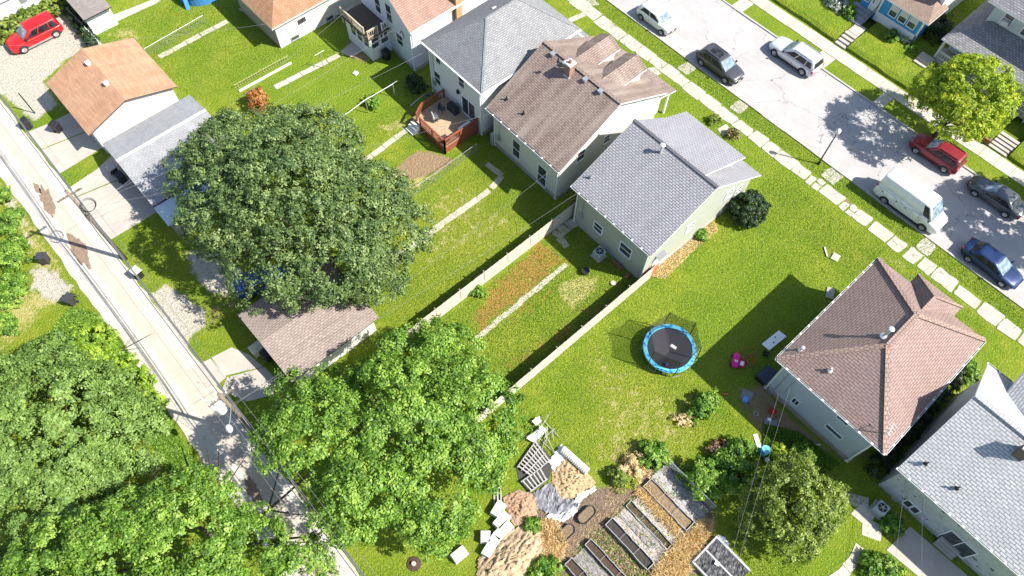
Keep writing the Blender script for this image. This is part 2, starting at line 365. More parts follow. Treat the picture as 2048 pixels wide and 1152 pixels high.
area('straw', G2('T6', [(600,770),(700,800),(720,860),(640,850)]), .4, .6)
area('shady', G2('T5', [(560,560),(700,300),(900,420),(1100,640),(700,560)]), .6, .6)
vs = np.stack([GX, GY, np.zeros_like(GX)], -1).reshape(-1, 3); nxg, nyg = GX.shape
ii = (np.arange(nxg-1)[:, None]*nyg+np.arange(nyg-1)[None]).ravel()
me = bpy.data.meshes.new('ground'); me.vertices.add(len(vs)); me.vertices.foreach_set('co', vs.ravel())
fi = np.stack([ii, ii+nyg, ii+nyg+1, ii+1], 1).astype(np.int32); nf = len(fi)
me.loops.add(nf*4); me.loops.foreach_set('vertex_index', fi.ravel()); me.polygons.add(nf)
me.polygons.foreach_set('loop_start', np.arange(0, nf*4, 4, dtype=np.int32)); me.polygons.foreach_set('loop_total', np.full(nf, 4, dtype=np.int32)); me.update(calc_edges=True)
for k, mk in masks.items():
    at = me.attributes.new(k, 'FLOAT', 'POINT'); at.data.foreach_set('value', mk.astype(np.float32).ravel())
def lawn_material(name, with_masks=True):
    m, nt, b = nmat(name); v = coord(nt)
    big = ramp(nt, noise(nt, v, .33, 5, .65), .38, .62); mid = ramp(nt, noise(nt, v, 1.3, 6, .75), .40, .62); fine = ramp(nt, noise(nt, v, 4.6, 5, .8), .36, .64); vf = ramp(nt, noise(nt, v, 9, 2, .6), .45, .68)
    def A(k):
        a = nt.nodes.new('ShaderNodeAttribute'); a.attribute_name = k; return a.outputs['Fac']
    g1 = (.115,.20,.022); g2 = (.27,.30,.042); g3 = (.060,.125,.004)
    c = mixc(nt, big, g1, g2); c = mixc(nt, math_(nt, 'MULTIPLY', mid, .6), c, (.095,.190,.006))
    def over(c, k, ca, cb, w=.8, nsc=None, nn=None):
        f = ramp(nt, math_(nt, 'ADD', A(k), math_(nt, 'MULTIPLY', math_(nt, 'SUBTRACT', nn, .5), w)), .42, .62)
        f = math_(nt, 'MULTIPLY', f, ramp(nt, A(k), 0, .12))
        return mixc(nt, f, c, mixc(nt, fine, ca, cb))
    comb = math_(nt, 'ADD', math_(nt, 'MULTIPLY', mid, .55), math_(nt, 'MULTIPLY', fine, .45))
    if with_masks:
        c = mixc(nt, math_(nt, 'MULTIPLY', A('lush'), .75), c, mixc(nt, mid, (.085,.195,.018), (.17,.275,.026)))
        c = mixc(nt, math_(nt, 'MULTIPLY', A('olive'), .6), c, mixc(nt, mid, (.32,.32,.045), (.20,.245,.022)))
    c = mixc(nt, math_(nt, 'MULTIPLY', fine, .5), c, g3); c = mixc(nt, math_(nt, 'MULTIPLY', vf, .42), c, (.46,.48,.035))
    if with_masks:
        c = over(c, 'straw', (.50,.44,.20), (.30,.29,.07), 1.0, nn=comb)
        c = over(c, 'rust', (.42,.20,.06), (.24,.18,.04), 1.0, nn=comb)
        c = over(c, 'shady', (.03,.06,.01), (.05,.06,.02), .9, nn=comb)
        c = over(c, 'dirt', (.36,.25,.15), (.24,.165,.10), .7, nn=comb)
        c = over(c, 'mulch', (.30,.22,.16), (.12,.085,.06), .6, nn=comb)
        c = over(c, 'gravel', (.64,.59,.50), (.33,.30,.23), .6, nn=comb)
    nt.links.new(c, b.inputs['Base Color']); b.inputs['Roughness'].default_value = .95; b.inputs['Specular IOR Level'].default_value = .1
    bump(nt, b, math_(nt, 'ADD', fine, math_(nt, 'MULTIPLY', vf, .7)), .9, .07)
    return m
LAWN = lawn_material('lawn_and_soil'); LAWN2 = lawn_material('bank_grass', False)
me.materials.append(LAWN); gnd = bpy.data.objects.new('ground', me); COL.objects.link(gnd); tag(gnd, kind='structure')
# ------------------------------------------------------------------ street, kerbs, alley
def sheet(name, poly, z, mat, th=.05):
    b = MB(); b.prism(poly, z-th, z); o = b.build(name, mat); return tag(o, kind='structure')
def struct(name, b, mat): return tag(b.build(name, mat), kind='structure')
def wob(x0, x1, y0, y1, step, amp, seed):
    """rectangle running along y with ragged long sides"""
    r = random.Random(seed); ys = list(np.arange(y0, y1, step))+[y1]
    return [(x1+r.uniform(-amp, amp), y) for y in ys] + [(x0+r.uniform(-amp, amp), y) for y in reversed(ys)]
sheet('street', wob(47.72, 56.3, -60, 160, 1.5, .03, 1), .008, ROAD)
kb = MB(); r = random.Random(3); y = -60
while y < 160:
    L = r.uniform(2.2, 3.2)
    kb.box(47.56+r.uniform(-.02,.02), y, -.1, 47.74+r.uniform(-.02,.02), y+L-.03, .10+r.uniform(-.02,.02)); kb.box(56.26+r.uniform(-.02,.02), y, -.1, 56.44+r.uniform(-.02,.02), y+L-.03, .10+r.uniform(-.02,.02)); y += L
struct('kerb', kb, KERB)
al = wob(-6.1, -2.55, -60, 160, .9, .09, 5)
sheet('alley', al, .012, ALLEY)
ab = MB()
def blob(t, cx, cy, rx, ry, rot, n=34, amp=.22, seed=0):
    r = random.Random(seed); pts = []
    for k in range(n):
        a = 2*math.pi*k/n; q = 1+r.uniform(-amp, amp); x, y = rx*q*math.cos(a), ry*q*math.sin(a)
        pts.append((cx+x*math.cos(rot)-y*math.sin(rot), cy+x*math.sin(rot)+y*math.cos(rot)))
    return G2(t, pts)
ab.prism(blob('U1', 275, 125, 90, 36, 1.15, seed=1), .006, .017); ab.prism(blob('U1', 457, 405, 105, 42, 1.05, seed=2), .006, .017)
ab.prism(blob('U1', 215, 50, 34, 16, 1.0, seed=4), .006, .017); ab.prism(blob('V6', 1480, 350, 85, 34, 1.1, seed=5), .006, .017); ab.prism(blob('V6', 1850, 800, 90, 36, 1.0, seed=6), .006, .017)
struct('alley_patch', ab, PATCH)
# near sidewalk: broken slabs
wb = MB(); r = random.Random(11); y = -26.0
def slab_poly(x0, x1, y0, y1, r, j=.07, cut=.18):
    pts = []
    for (cx, cy, sx, sy) in ((x0,y0,1,1),(x1,y0,-1,1),(x1,y1,-1,-1),(x0,y1,1,-1)):
        c = r.uniform(.03, cut)
        a = (cx+sx*c+r.uniform(-j,j), cy+r.uniform(-j,j)); b2 = (cx+r.uniform(-j,j), cy+sy*c+r.uniform(-j,j))
        pts += [b2, a] if sx*sy > 0 else [a, b2]
    out = []
    for i, p in enumerate(pts):
        q = pts[(i+1) % len(pts)]; out.append(p)
        if math.hypot(q[0]-p[0], q[1]-p[1]) > .6: out.append(((p[0]+q[0])/2+r.uniform(-j,j), (p[1]+q[1])/2+r.uniform(-j,j)))
    return out
slabs = []
while y < 60:
    L = r.uniform(1.3, 2.1); x0, x1 = 44.55+r.uniform(-.08,.08), 45.85+r.uniform(-.1,.08)
    if 7.5 < y < 10.5 or 5 < y < 6.5:      # shattered stretch
        k = r.uniform(.4, .6); slabs += [(x0, x0+(x1-x0)*k-.03, y, y+L*.45), (x0+(x1-x0)*k+.05, x1, y, y+L*.5), (x0, x1-.3, y+L*.5, y+L-.1)]
    else: slabs.append((x0, x1, y, y+L-(r.uniform(.1,.26) if y < 3.5 else r.uniform(.02,.10))))
    y += L
for s in slabs: wb.prism(slab_poly(*s, r), -.03, .03+r.uniform(0,.02))
for (yy, L) in ((26.2,1.2),(19.9,1.2),(9.6,1.3),(0.2,1.2)): # crossings of the tree lawn
    wb.prism(slab_poly(46.1, 47.45, yy-L/2, yy+L/2, r), -.03, .035)
for q in ([(150,395),(200,388),(235,425),(200,445),(160,430)], [(560,745),(610,715),(650,760),(590,785)]): wb.prism(G2('T4', q), -.03, .04)
for q in ([(430,30),(0,0)],): pass
wb.prism(G2('T3', [(505,110),(590,72),(610,92),(520,132)]), -.03, .03); wb.prism(G2('T3', [(525,0),(640,-20),(690,30),(590,35)]), -.03, .03)
struct('sidewalk', wb, WALK)
fb = MB(); y = -26
while y < 60:
    fb.prism([(58.35+r.uniform(-.03,.03), y), (59.8+r.uniform(-.03,.03), y), (59.8+r.uniform(-.03,.03), y+1.47), (58.35+r.uniform(-.03,.03), y+1.47)], -.03, .035+r.uniform(0,.01)); y += 1.5
fb.box(56.5, 17.7, -.03, 58.3, 19.2, .03); fb.box(56.5, 11.2, -.03, 58.3, 12.2, .03); fb.box(56.5,27.6,-.03,58.3,28.9,.03)
struct('far_sidewalk', fb, PATHC)
# garden paths
def path(t, pts, w, mat=PATHC, seed=0, gap=.07, seg=1.4, curved=True):
    P = [Vector((*G(t, *p)[:2], 0)) for p in pts]; r = random.Random(seed); b = MB()
    for i in range(len(P)-1):
        d = P[i+1]-P[i]; L = d.length; n = max(1, round(L/seg)); u = d/L; nv = Vector((-u.y, u.x, 0))
        for k in range(n):
            a = P[i]+u*(L*k/n+gap/2); c = P[i]+u*(L*(k+1)/n-gap/2); o = nv*r.uniform(-.04,.04); h = nv*w/2
            j = lambda: Vector((r.uniform(-.04,.04), r.uniform(-.04,.04), 0))
            b.prism([(q.x, q.y) for q in (a-h+o+j(), (a+c)/2-h+o+j(), c-h+o+j(), c+h+o+j(), (a+c)/2+h+o+j(), a+h+o+j())], -.03, .025+r.uniform(0,.01))
    return struct('garden_path', b, mat)
path('T1', [(915,330),(1310,120)], .55, seed=1); path('T2', [(0,62),(30,45)], .55, seed=2)
path('T2', [(200,505),(575,318)], .55, seed=3); path('U2', [(230,545),(500,345)], .5, seed=4)
path('U2', [(400,1110),(560,990),(975,692)], .55, seed=5, gap=.03); path('U2', [(985,685),(1050,610),(960,540)], .5, seed=6)
path('U3', [(600,865),(1130,428)], .42, seed=7, gap=.0, seg=.7)
path('U4', [(150,560),(170,530),(210,500),(260,470)], .9, seed=8); path('U4', [(165,560),(215,620)], .6, seed=9)
path('V1', [(290,740),(285,800)], 1.6, seed=10, gap=.02); path('V1', [(285,800),(370,870),(360,960)], 1.3, seed=11); path('V1', [(310,1000),(270,1080),(200,1152),(140,1200)], .7, seed=12, seg=.9)
path('T5', [(800,390),(850,420)], .9, seed=14); 
# driveways
def slabs_at(t, polys, mat=CONC, z=.02):
    b = MB()
    for i, q in enumerate(polys): b.prism(G2(t, q), -.03, z+.004*(i % 3))
    return struct('driveway', b, mat)
slabs_at('T1', [[(150,765),(283,712),(500,600),(560,730),(230,862)], [(232,868),(562,736),(590,850),(345,1000)]])
slabs_at('T1', [[(395,1085),(560,975),(640,900),(760,1000),(420,1140)], [(422,1146),(762,1006),(940,1200),(640,1380)]])
slabs_at('V4', [[(-20,520),(120,452),(210,560),(150,610),(40,640)], [(125,448),(240,388),(340,430),(420,500),(200,552)], [(215,562),(430,502),(560,640),(330,700),(180,640)]])
slabs_at('V1', [[(440,1020),(560,900),(900,1190),(700,1230),(600,1152)]], z=.03)
slabs_at('T1', [[(520,140),(900,-10),(930,-60),(1010,-60),(900,20),(550,180)]], z=.03)
slabs_at('T2', [[(575,300),(650,240),(700,290),(640,330)]])
# raised yards over the street
def bank(y0, y1):
    prof = [(60.05,-.05),(60.15,.28),(60.55,.5),(61.4,.6),(100,.62),(100,-.1)]
    n = max(2, int((y1-y0)/.8)); b = MB(); r = random.Random(int(y0*7)); ys = np.linspace(y0, y1, n); rows = []
    for yy in ys:
        rows.append([(x+(r.uniform(-.06,.06) if i < 4 else 0), yy, z+(r.uniform(-.03,.03) if 0 < i < 4 else 0)) for i, (x, z) in enumerate(prof)])
    k = len(prof)
    vs = [p for rw in rows for p in rw]; fs = [(i*k+j, i*k+j+1, (i+1)*k+j+1, (i+1)*k+j) for i in range(n-1) for j in range(k-1)] + [tuple(range(k)), tuple(range((n-1)*k, n*k))]
    b.add(vs, fs); return tag(b.build('raised_lawn', LAWN2, smooth=False), kind='structure')
bank(19.15, 60); bank(2.55, 17.75); bank(-30, .6)
def steps(name, y0, y1, x0, n, z0, z1, run, label, mat=CONC, group=None):
    t = thing(name, label, 'steps', (x0, (y0+y1)/2, 0), group=group); h = (z1-z0)/n
    for i in range(n):
        MB().box(x0+i*run, y0, 0 if i == 0 else z0+(i-1)*h, x0+(i+1)*run+.02*(i < n-1), y1, z0+(i+1)*h).build('tread', mat, t)
    return t
steps('garden_steps', 17.85, 19.05, 60.0, 4, 0, .6, .42, 'short concrete steps through the bank towards the blue house')
steps('garden_steps', .7, 2.45, 60.0, 5, 0, .6, .36, 'wide steps beside the timber retaining wall at the right edge')
sheet('front_walk', [(61.7,17.9),(63.2,17.9),(63.2,19.0),(61.7,19.0)], .63, CONC, .4)
tb = MB()
for k in range(3): tb.box(59.92+.03*k, 2.7, .0+.19*k, 60.12+.03*k, 5.6, .17+.19*k)
tb.box(59.95, 2.52, 0, 60.35, 2.68, .6); tag(tb.build('retaining_wall', WOODB), 'low wall of dark stacked timbers holding the yard by the wide steps', 'retaining wall')
# ------------------------------------------------------------------ building kit
def win(par, side, c, u, z, w, h, frame=None, pane=None, mull='h', name='window', d=.05, sill=True, panel=None):
    """window on an axis-aligned wall; u = position along the wall, z = centre"""
    frame = frame or WHITE; pane = pane or GLASS; sgn = -1 if side[0] == '-' else 1; ax = side[1]; b = MB(); g = MB(); t = .07
    def bx(bb, u0, u1, z0, z1, o0, o1):
        a, e = c+sgn*o0, c+sgn*o1
        if ax == 'X': bb.box(min(a,e), u0, z0, max(a,e), u1, z1)
        else: bb.box(u0, min(a,e), z0, u1, max(a,e), z1)
    bx(b, u-w/2-t, u-w/2, z-h/2-t, z+h/2+t, -.02, d); bx(b, u+w/2, u+w/2+t, z-h/2-t, z+h/2+t, -.02, d)
    bx(b, u-w/2, u+w/2, z+h/2, z+h/2+t, -.02, d+.004); bx(b, u-w/2, u+w/2, z-h/2-t, z-h/2, -.02, d+.03)
    if 'h' in mull: bx(b, u-w/2, u+w/2, z-.025, z+.025, -.02, d-.01)
    if 'v' in mull: bx(b, u-.025, u+.025, z-h/2, z+h/2, -.02, d-.014)
    f = b.build(name, frame, par)
    bx(g, u-w/2-.005, u+w/2+.005, z-h/2-.005, z+h/2+.005, -.01, .015); g.build('pane', pane, f)
    if panel:                                     # blind half way down behind the glass line
        s = MB(); bx(s, u-w/2+.02, u+w/2-.02, z, z+h/2-.02, .0, .02); s.build('blind', panel, f)
    return f
def winpx(par, side, plane, t, top, bot, w, **k):
    """window whose top and bottom centres were measured on the photo of that wall"""
    fn = onx if side[1] == 'X' else ony; i = 1 if side[1] == 'X' else 0
    a = fn(t, *top, plane); b = fn(t, *bot, plane); z0, z1 = sorted((a[2], b[2]))
    return win(par, side, plane, (a[i]+b[i])/2, (z0+z1)/2, w, max(.3, z1-z0), **k)
def door(par, side, c, u, z0, w, h, mat, gl=False):
    sgn = -1 if side[0] == '-' else 1; ax = side[1]; b = MB(); fr = MB()
    def bx(bb, u0, u1, a0, a1, o0, o1):
        a, e = c+sgn*o0, c+sgn*o1
        if ax == 'X': bb.box(min(a,e), u0, a0, max(a,e), u1, a1)
        else: bb.box(u0, min(a,e), a0, u1, max(a,e), a1)
    bx(b, u-w/2, u+w/2, z0, z0+h, -.01, .03); d = b.build('door', mat, par)
    for s in ((u-w/2-.08, u-w/2), (u+w/2, u+w/2+.08)): bx(fr, s[0], s[1], z0, z0+h+.08, -.01, .05)
    bx(fr, u-w/2, u+w/2, z0+h, z0+h+.08, -.01, .054); fr.build('frame', WHITE, d)
    hb = MB(); bx(hb, u+w/2-.12, u+w/2-.06, z0+h*.47, z0+h*.53, .03, .07); hb.build('handle', STEEL, d)
    return d
def gutter(par, p, q, mat=None, dark=True):
    p = Vector(p); q = Vector(q); b = MB(); b.bar(p, q, .12, .10); g = b.build('gutter', mat or WHITE, par)
    if dark:
        e = (q-p).normalized(); b = MB(); L = (q-p).length; n = max(1, int(L/.9)); up = Vector((0,0,.052))
        for k in range(n): b.bar(p+e*(L*(k+.08)/n)+up, p+e*(L*(k+.92)/n)+up, .075, .012)
        b.build('gutter_trough', DARK, g)
    return g
def downpipe(par, x, y, z0, z1, mat=None):
    b = MB(); b.box(x-.04, y-.04, z0, x+.04, y+.04, z1); b.box(x-.045, y-.12, z0, x+.045, y+.12, z0+.07); return b.build('downpipe', mat or WHITE, par)
def vent_box(par, x, y, z, mat=None, s=.16):
    b = MB(); b.box(x-s, y-s, z-.12, x+s, y+s, z+.12, taper=.02); b.box(x-s-.04, y-s-.04, z+.12, x+s+.04, y+s+.04, z+.17); return b.build('roof_vent', mat or STEEL, par)
def vent_pipe(par, x, y, z, h=.45, r=.05, mat=None, cap=False):
    b = MB(); b.tube([(x,y,z-.15),(x,y,z+h)], r, 8); b.lathe((x,y), [(r*2.6, z-.02), (r*1.2, z+.12)], 10)
    if cap: b.lathe((x,y), [(r*1.1, z+h), (r*1.9, z+h+.03), (r*1.9, z+h+.10), (r*.6, z+h+.16)], 12)
    return b.build('vent_pipe', mat or STEEL, par, smooth=False)
def dish(par, x, y, z, mat=None):
    b = MB(); b.tube([(x,y,z-.1),(x,y,z+.5)], .025, 6); b.lathe((x,y), [(.02,z+.42),(.2,z+.47),(.3,z+.56),(.32,z+.57)], 14); return b.build('satellite_dish', mat or OFFW, par)
def chimney(par, x, y, z0, z1, s=.32, mat=None, name='chimney'):
    b = MB(); b.box(x-s, y-s, z0, x+s, y+s, z1); c = b.build(name, mat or BRICK, par)
    b = MB(); b.box(x-s-.06, y-s-.06, z1, x+s+.06, y+s+.06, z1+.1); b.build('cap', OFFW, c)
    b = MB(); b.lathe((x-.02, y), [(.14, z1+.1), (.13, z1+.35), (.10, z1+.36)], 12); b.build('flue', TERRA, c); 
    b = MB(); b.box(x-s-.03, y-s-.03, z0, x+s+.03, y+s+.03, z0+.75); b.build('flashing', OFFW, c)
    return c
BRICK = None
def bricks(name, c1, c2, gap, w=.22, h=.075):
    return shingle(name, c1, c2, gap, w, h, (.4,.4,.38), .1, .012, .25)
BRICK = bricks('chimney_brick', (.33,.14,.09), (.25,.10,.06), (.35,.32,.28)); BRICKB = bricks('brown_brick', (.16,.11,.08), (.10,.075,.06), (.22,.2,.18))
WBRICK = bricks('painted_brick', (.66,.63,.58), (.57,.54,.5), (.45,.43,.4), .4, .2)
FND = plain('foundation_block', (.40,.39,.36), .9, sc=2, var=.2)
DIRTYW = siding('patchy_white_siding', (.50,.50,.51), .2, (.20,.20,.22), .85, .75)
# ================================================================== house with grey-violet roof and sage back wall
R_E = shingle('violet_grey_shingle', (.325,.322,.338), (.265,.262,.278), (.10,.095,.11), .34, .18, (.38,.38,.41), .2, .03, .3)
SAGE = siding('sage_siding', (.385,.405,.34), .13, (.3,.3,.26), .15, .72)
hE = thing('house', 'house with violet-grey shingle roof and sage back wall, between the two long wooden fences', 'house', (33, 17.2, 0))
b = MB(); b.ext([(26.9,0),(26.9,4.98),(32.75,7.35),(39.6,2.72),(39.6,0)], 'Y', 13.45, 21.0); b.ext([(34.4,3),(34.4,6.3),(38.1,4.7),(38.1,3)], 'Y', 14.75, 20.4); b.build('wall', SAGE, hE)
b = MB(); b.box(26.86, 13.41, -.1, 39.64, 21.04, .35); b.build('foundation', FND, hE)
ze = 5.0; zr = 7.6; y0, y1 = 13.05, 21.4; xe = 26.4; xr = 32.75; xf = 40.3; zf = 2.45
b = MB(); b.slab([(xe,y0,ze),(xr,y0,zr),(xr,y1,zr),(xe,y1,ze)]); b.slab([(xr,y0,zr),(xf,y0,zf),(xf,y1,zf),(xr,y1,zr)]); rE = b.build('roof', [R_E, WHITE], hE)
b = MB(); b.slab([(xr+.02,14.4,zr+.05),(38.85,14.4,4.7),(38.85,20.65,4.7),(xr+.02,20.65,zr+.05)], .16); b.build('dormer_roof', [R_E, WHITE], hE)
b = MB(); b.bar((xr,y0-.03,zr+.03),(xr,y1+.03,zr+.03), .26, .05); b.build('ridge_cap', plain('ridge_dark', (.09,.09,.1), .9), hE)
gutter(hE, (xe-.05,y0,ze-.08), (xe-.05,y1,ze-.08)); downpipe(hE, 26.82, 20.95, .1, 4.9); downpipe(hE, 26.82, 13.5, .1, 4.9)
p = G('U4', 752, 75, 7.3); vent_pipe(hE, p[0], p[1], 7.0, 1.15, .11, ALU, True); p = G('U4', 352, 212, 5.7); vent_pipe(hE, p[0], p[1], 5.7, .35, .05)
for a, z in (((830,75),7.2),((950,172),6.9),((1035,240),6.7)): q = G('U4', *a, z); vent_pipe(hE, q[0]+.1, q[1], z-.1, .18, .06, OFFW)
win(hE, '-X', 26.9, 18.47, 1.95, .85, 1.0, d=.06); win(hE, '-X', 26.9, 15.53, 2.2, 1.1, 1.25, d=.06)
win(hE, '-Y', 13.45, 36.4, 3.0, .8, .9); win(hE, '-Y', 13.45, 31.8, 2.9, .8, .9); win(hE, '-Y', 13.45, 37.9, 2.1, .7, .9)
door(hE, '-Y', 13.45, 28.3, .35, .85, 2.0, WHITE)

b = MB(); b.slab([(27.9,13.0,2.6),(28.8,13.0,2.6),(28.8,13.45,2.8),(27.9,13.45,2.8)], .06); b.build('door_hood', [plain('hood_dark', (.15,.15,.16), .7), WHITE], hE)
b = MB(); b.box(26.72, 20.1, 1.5, 26.9, 20.4, 2.0); b.tube([(26.82,20.25,2.0),(26.82,20.25,4.6)], .03); b.build('meter_box', STEEL, hE)
# ================================================================== brown roof, cream walls
R_D = shingle('brown_shingle', (.27,.205,.175), (.20,.15,.125), (.09,.065,.055), .42, .17, (.40,.33,.28), .65, .028, .4)
CREAM = siding('cream_siding', (.62,.61,.54), .15, (.42,.40,.33), .2, .74)
hD = thing('house', 'cream house with worn brown shingle roof and brick chimney', 'house', (33, 27.5, 0))
xe, xr, xf, ze, zr, y0, y1 = 26.85, 33.1, 39.3, 4.55, 7.75, 23.1, 31.85
b = MB(); b.ext([(27.3,0),(27.3,4.62),(33.1,7.55),(38.9,4.62),(38.9,0)], 'Y', 23.5, 31.4); b.box(38.9,24.4,0,40.8,30.2,3.0); b.build('wall', CREAM, hD)
b = MB(); b.box(27.25, 23.45, -.1, 38.95, 31.45, .45); b.build('foundation', FND, hD)
b = MB(); b.slab([(xe,y0,ze),(xr,y0,zr),(xr,y1,zr),(xe,y1,ze)]); b.slab([(xr,y0,zr),(xf,y0,ze),(xf,y1,ze),(xr,y1,zr)]); b.build('roof', [R_D, WHITE], hD)
b = MB(); b.bar((xr,y0,zr+.03),(xr,y1,zr+.03), .3, .05); b.build('ridge_cap', R_D, hD)
for yc in (26.2, 29.2):       # two front dormers with low gable roofs
    b = MB(); b.ext([(yc-.95,5.0),(yc-.95,6.45),(yc,7.05),(yc+.95,6.45),(yc+.95,5.0)], 'X', 34.6, 38.0); d = b.build('dormer', CREAM, hD)
    b = MB(); b.slab([(33.9,yc,7.18),(38.35,yc,7.18),(38.35,yc-1.2,6.42),(33.9,yc-1.2,6.42)], .12); b.slab([(33.9,yc,7.18),(38.35,yc,7.18),(38.35,yc+1.2,6.42),(33.9,yc+1.2,6.42)], .12); b.build('dormer_roof', [R_D, WHITE], d)
b = MB(); b.slab([(39.0,23.6,3.6),(41.5,23.6,2.9),(41.5,30.9,2.9),(39.0,30.9,3.6)], .14); b.build('porch_roof', [R_D, WHITE], hD)
for yy in (24.0, 27.2, 30.4): b = MB(); b.box(41.0,yy-.08,0,41.16,yy+.08,2.85); b.build('porch_post', WHITE, hD)
chimney(hD, *G('T3', 512, 430, 7.3)[:2], 6.6, 8.5, .29)
for a in ((418,332),(487,386),(602,480),(690,548)): q = G('T3', *a, 7.3); vent_box(hD, q[0], q[1], 4.62+(q[0]-26.85)*.512)
for a in ((152,572),(250,655),(450,355)):
    q = G('T3', *a, 5.2); zz = 4.55+(q[0]-26.85)*.512; q = G('T3', *a, zz); vent_pipe(hD, q[0], q[1], zz, .35, .055, BLACKM)
gutter(hD, (xe-.05,y0,ze-.08), (xe-.05,y1,ze-.08)); downpipe(hD, 27.22, 23.6, .1, 4.5); downpipe(hD, 27.22, 31.2, .1, 4.5)
winpx(hD, '-X', 27.3, 'U2', (1140,418), (1126,495), .85, d=.06); winpx(hD, '-X', 27.3, 'U2', (1292,568), (1268,652), .95, d=.06)
q = onx('U2', 1255, 485, 27.3); win(hD, '-X', 27.3, q[1], 3.7, .75, .5, mull='')
winpx(hD, '-Y', 23.5, 'T3', (738,775), (722,822), .7, mull='h'); winpx(hD, '-Y', 23.5, 'T3', (590,862), (570,925), .8, mull='h')
b = MB(); b.box(32.2,23.48,3.9,33.2,23.55,4.3); b.build('gable_vent', OFFW, hD)
b = MB(); b.tube([(27.2,30.6,4.2),(27.2,30.6,1.6)], .03); b.box(27.1,30.45,1.3,27.28,30.75,1.9); b.tube([(27.2,30.3,3.6),(27.2,30.0,3.7),(27.2,29.8,3.4),(27.2,30.1,3.1),(27.2,30.35,3.4)], .02); b.build('meter_box', STEEL, hD)
b = MB(); b.box(27.0, 31.2, .1, 27.3, 31.5, 1.5); b.build('patched_corner', plain('bluish_patch', (.35,.40,.5), .8, var=.25), hD)
# ================================================================== grey hip roof, red deck
R_C = shingle('grey_shingle', (.27,.27,.275), (.205,.205,.21), (.11,.11,.115), .34, .16, (.32,.32,.32), .3, .022, .35)
WHITES = siding('white_siding', (.68,.69,.70), .12, (.48,.48,.46), .15, .8)
hC = thing('house', 'two-storey white house with grey hip roof, the red deck at its back door', 'house', (32, 36.2, 0))
xe, xf, y0, y1, ze, zr = 26.75, 37.9, 32.2, 40.05, 5.9, 8.75; xr0, xr1, yr = 30.7, 34.0, 36.1
b = MB(); b.box(27.15,32.75,0,37.4,39.6,ze-.02); b.box(37.4,33.2,0,40.0,39.2,2.9); b.build('wall', WHITES, hC)
b = MB(); b.box(27.1,32.7,-.1,37.45,39.65,.4); b.build('foundation', FND, hC)
b = MB()
b.slab([(xe,y0,ze),(xr0,yr,zr),(xe,y1,ze)]); b.slab([(xe,y0,ze),(xf,y0,ze),(xr1,yr,zr),(xr0,yr,zr)]); b.slab([(xf,y0,ze),(xf,y1,ze),(xr1,yr,zr)]); b.slab([(xf,y1,ze),(xe,y1,ze),(xr0,yr,zr),(xr1,yr,zr)])
b.build('roof', [R_C, WHITE], hC)
b = MB()
for p, q in (((xe,y0,ze),(xr0,yr,zr)),((xe,y1,ze),(xr0,yr,zr)),((xr0,yr,zr),(xr1,yr,zr)),((xf,y0,ze),(xr1,yr,zr)),((xf,y1,ze),(xr1,yr,zr))): b.bar((p[0],p[1],p[2]),(q[0],q[1],q[2]), .16, .03)
b.build('ridge_cap', R_C, hC)
b = MB(); b.slab([(37.4,32.7,3.5),(40.6,32.7,2.7),(40.6,39.8,2.7),(37.4,39.8,3.5)]); b.build('porch_roof', [R_C, WHITE], hC)
gutter(hC, (xe-.05,y0,ze-.08), (xe-.05,y1,ze-.08), dark=False); gutter(hC, (xe,y0-.05,ze-.08), (xf,y0-.05,ze-.08), dark=False); downpipe(hC, 27.08, 32.85, .1, 5.8); downpipe(hC, 27.08, 39.5, .1, 5.8)
for a in ((1380,155),(1470,50)): q = G('T2', *a, 8.0); vent_box(hC, q[0], q[1], 7.9, OFFW, .15)
q = G('T3', 135, 92, 7.6); vent_box(hC, q[0], q[1], 7.5, OFFW, .15)
winpx(hC, '-X', 27.15, 'T2', (1140,420), (1140,482), .8, d=.06); winpx(hC, '-X', 27.15, 'T2', (1143,330), (1143,362), .6, mull='', d=.06)
winpx(hC, '-X', 27.15, 'T2', (1277,450), (1277,498), .7, d=.06)
win(hC, '-X', 27.15, onx('U2', 858, 222, 27.15)[1], 2.0, 1.7, 2.0, mull='v', name='patio_door', d=.07)
b = MB(); b.box(27.0,38.9,1.3,27.14,39.3,1.8); b.tube([(27.1,39.1,1.8),(27.1,39.1,4.8)], .03); b.build('meter_box', STEEL, hC)
b = MB(); b.box(26.95, onx('U2', 800, 165, 27.1)[1]-.12, 2.9, 27.14, onx('U2', 800, 165, 27.1)[1]+.12, 3.25); b.build('wall_lamp', DARK, hC)
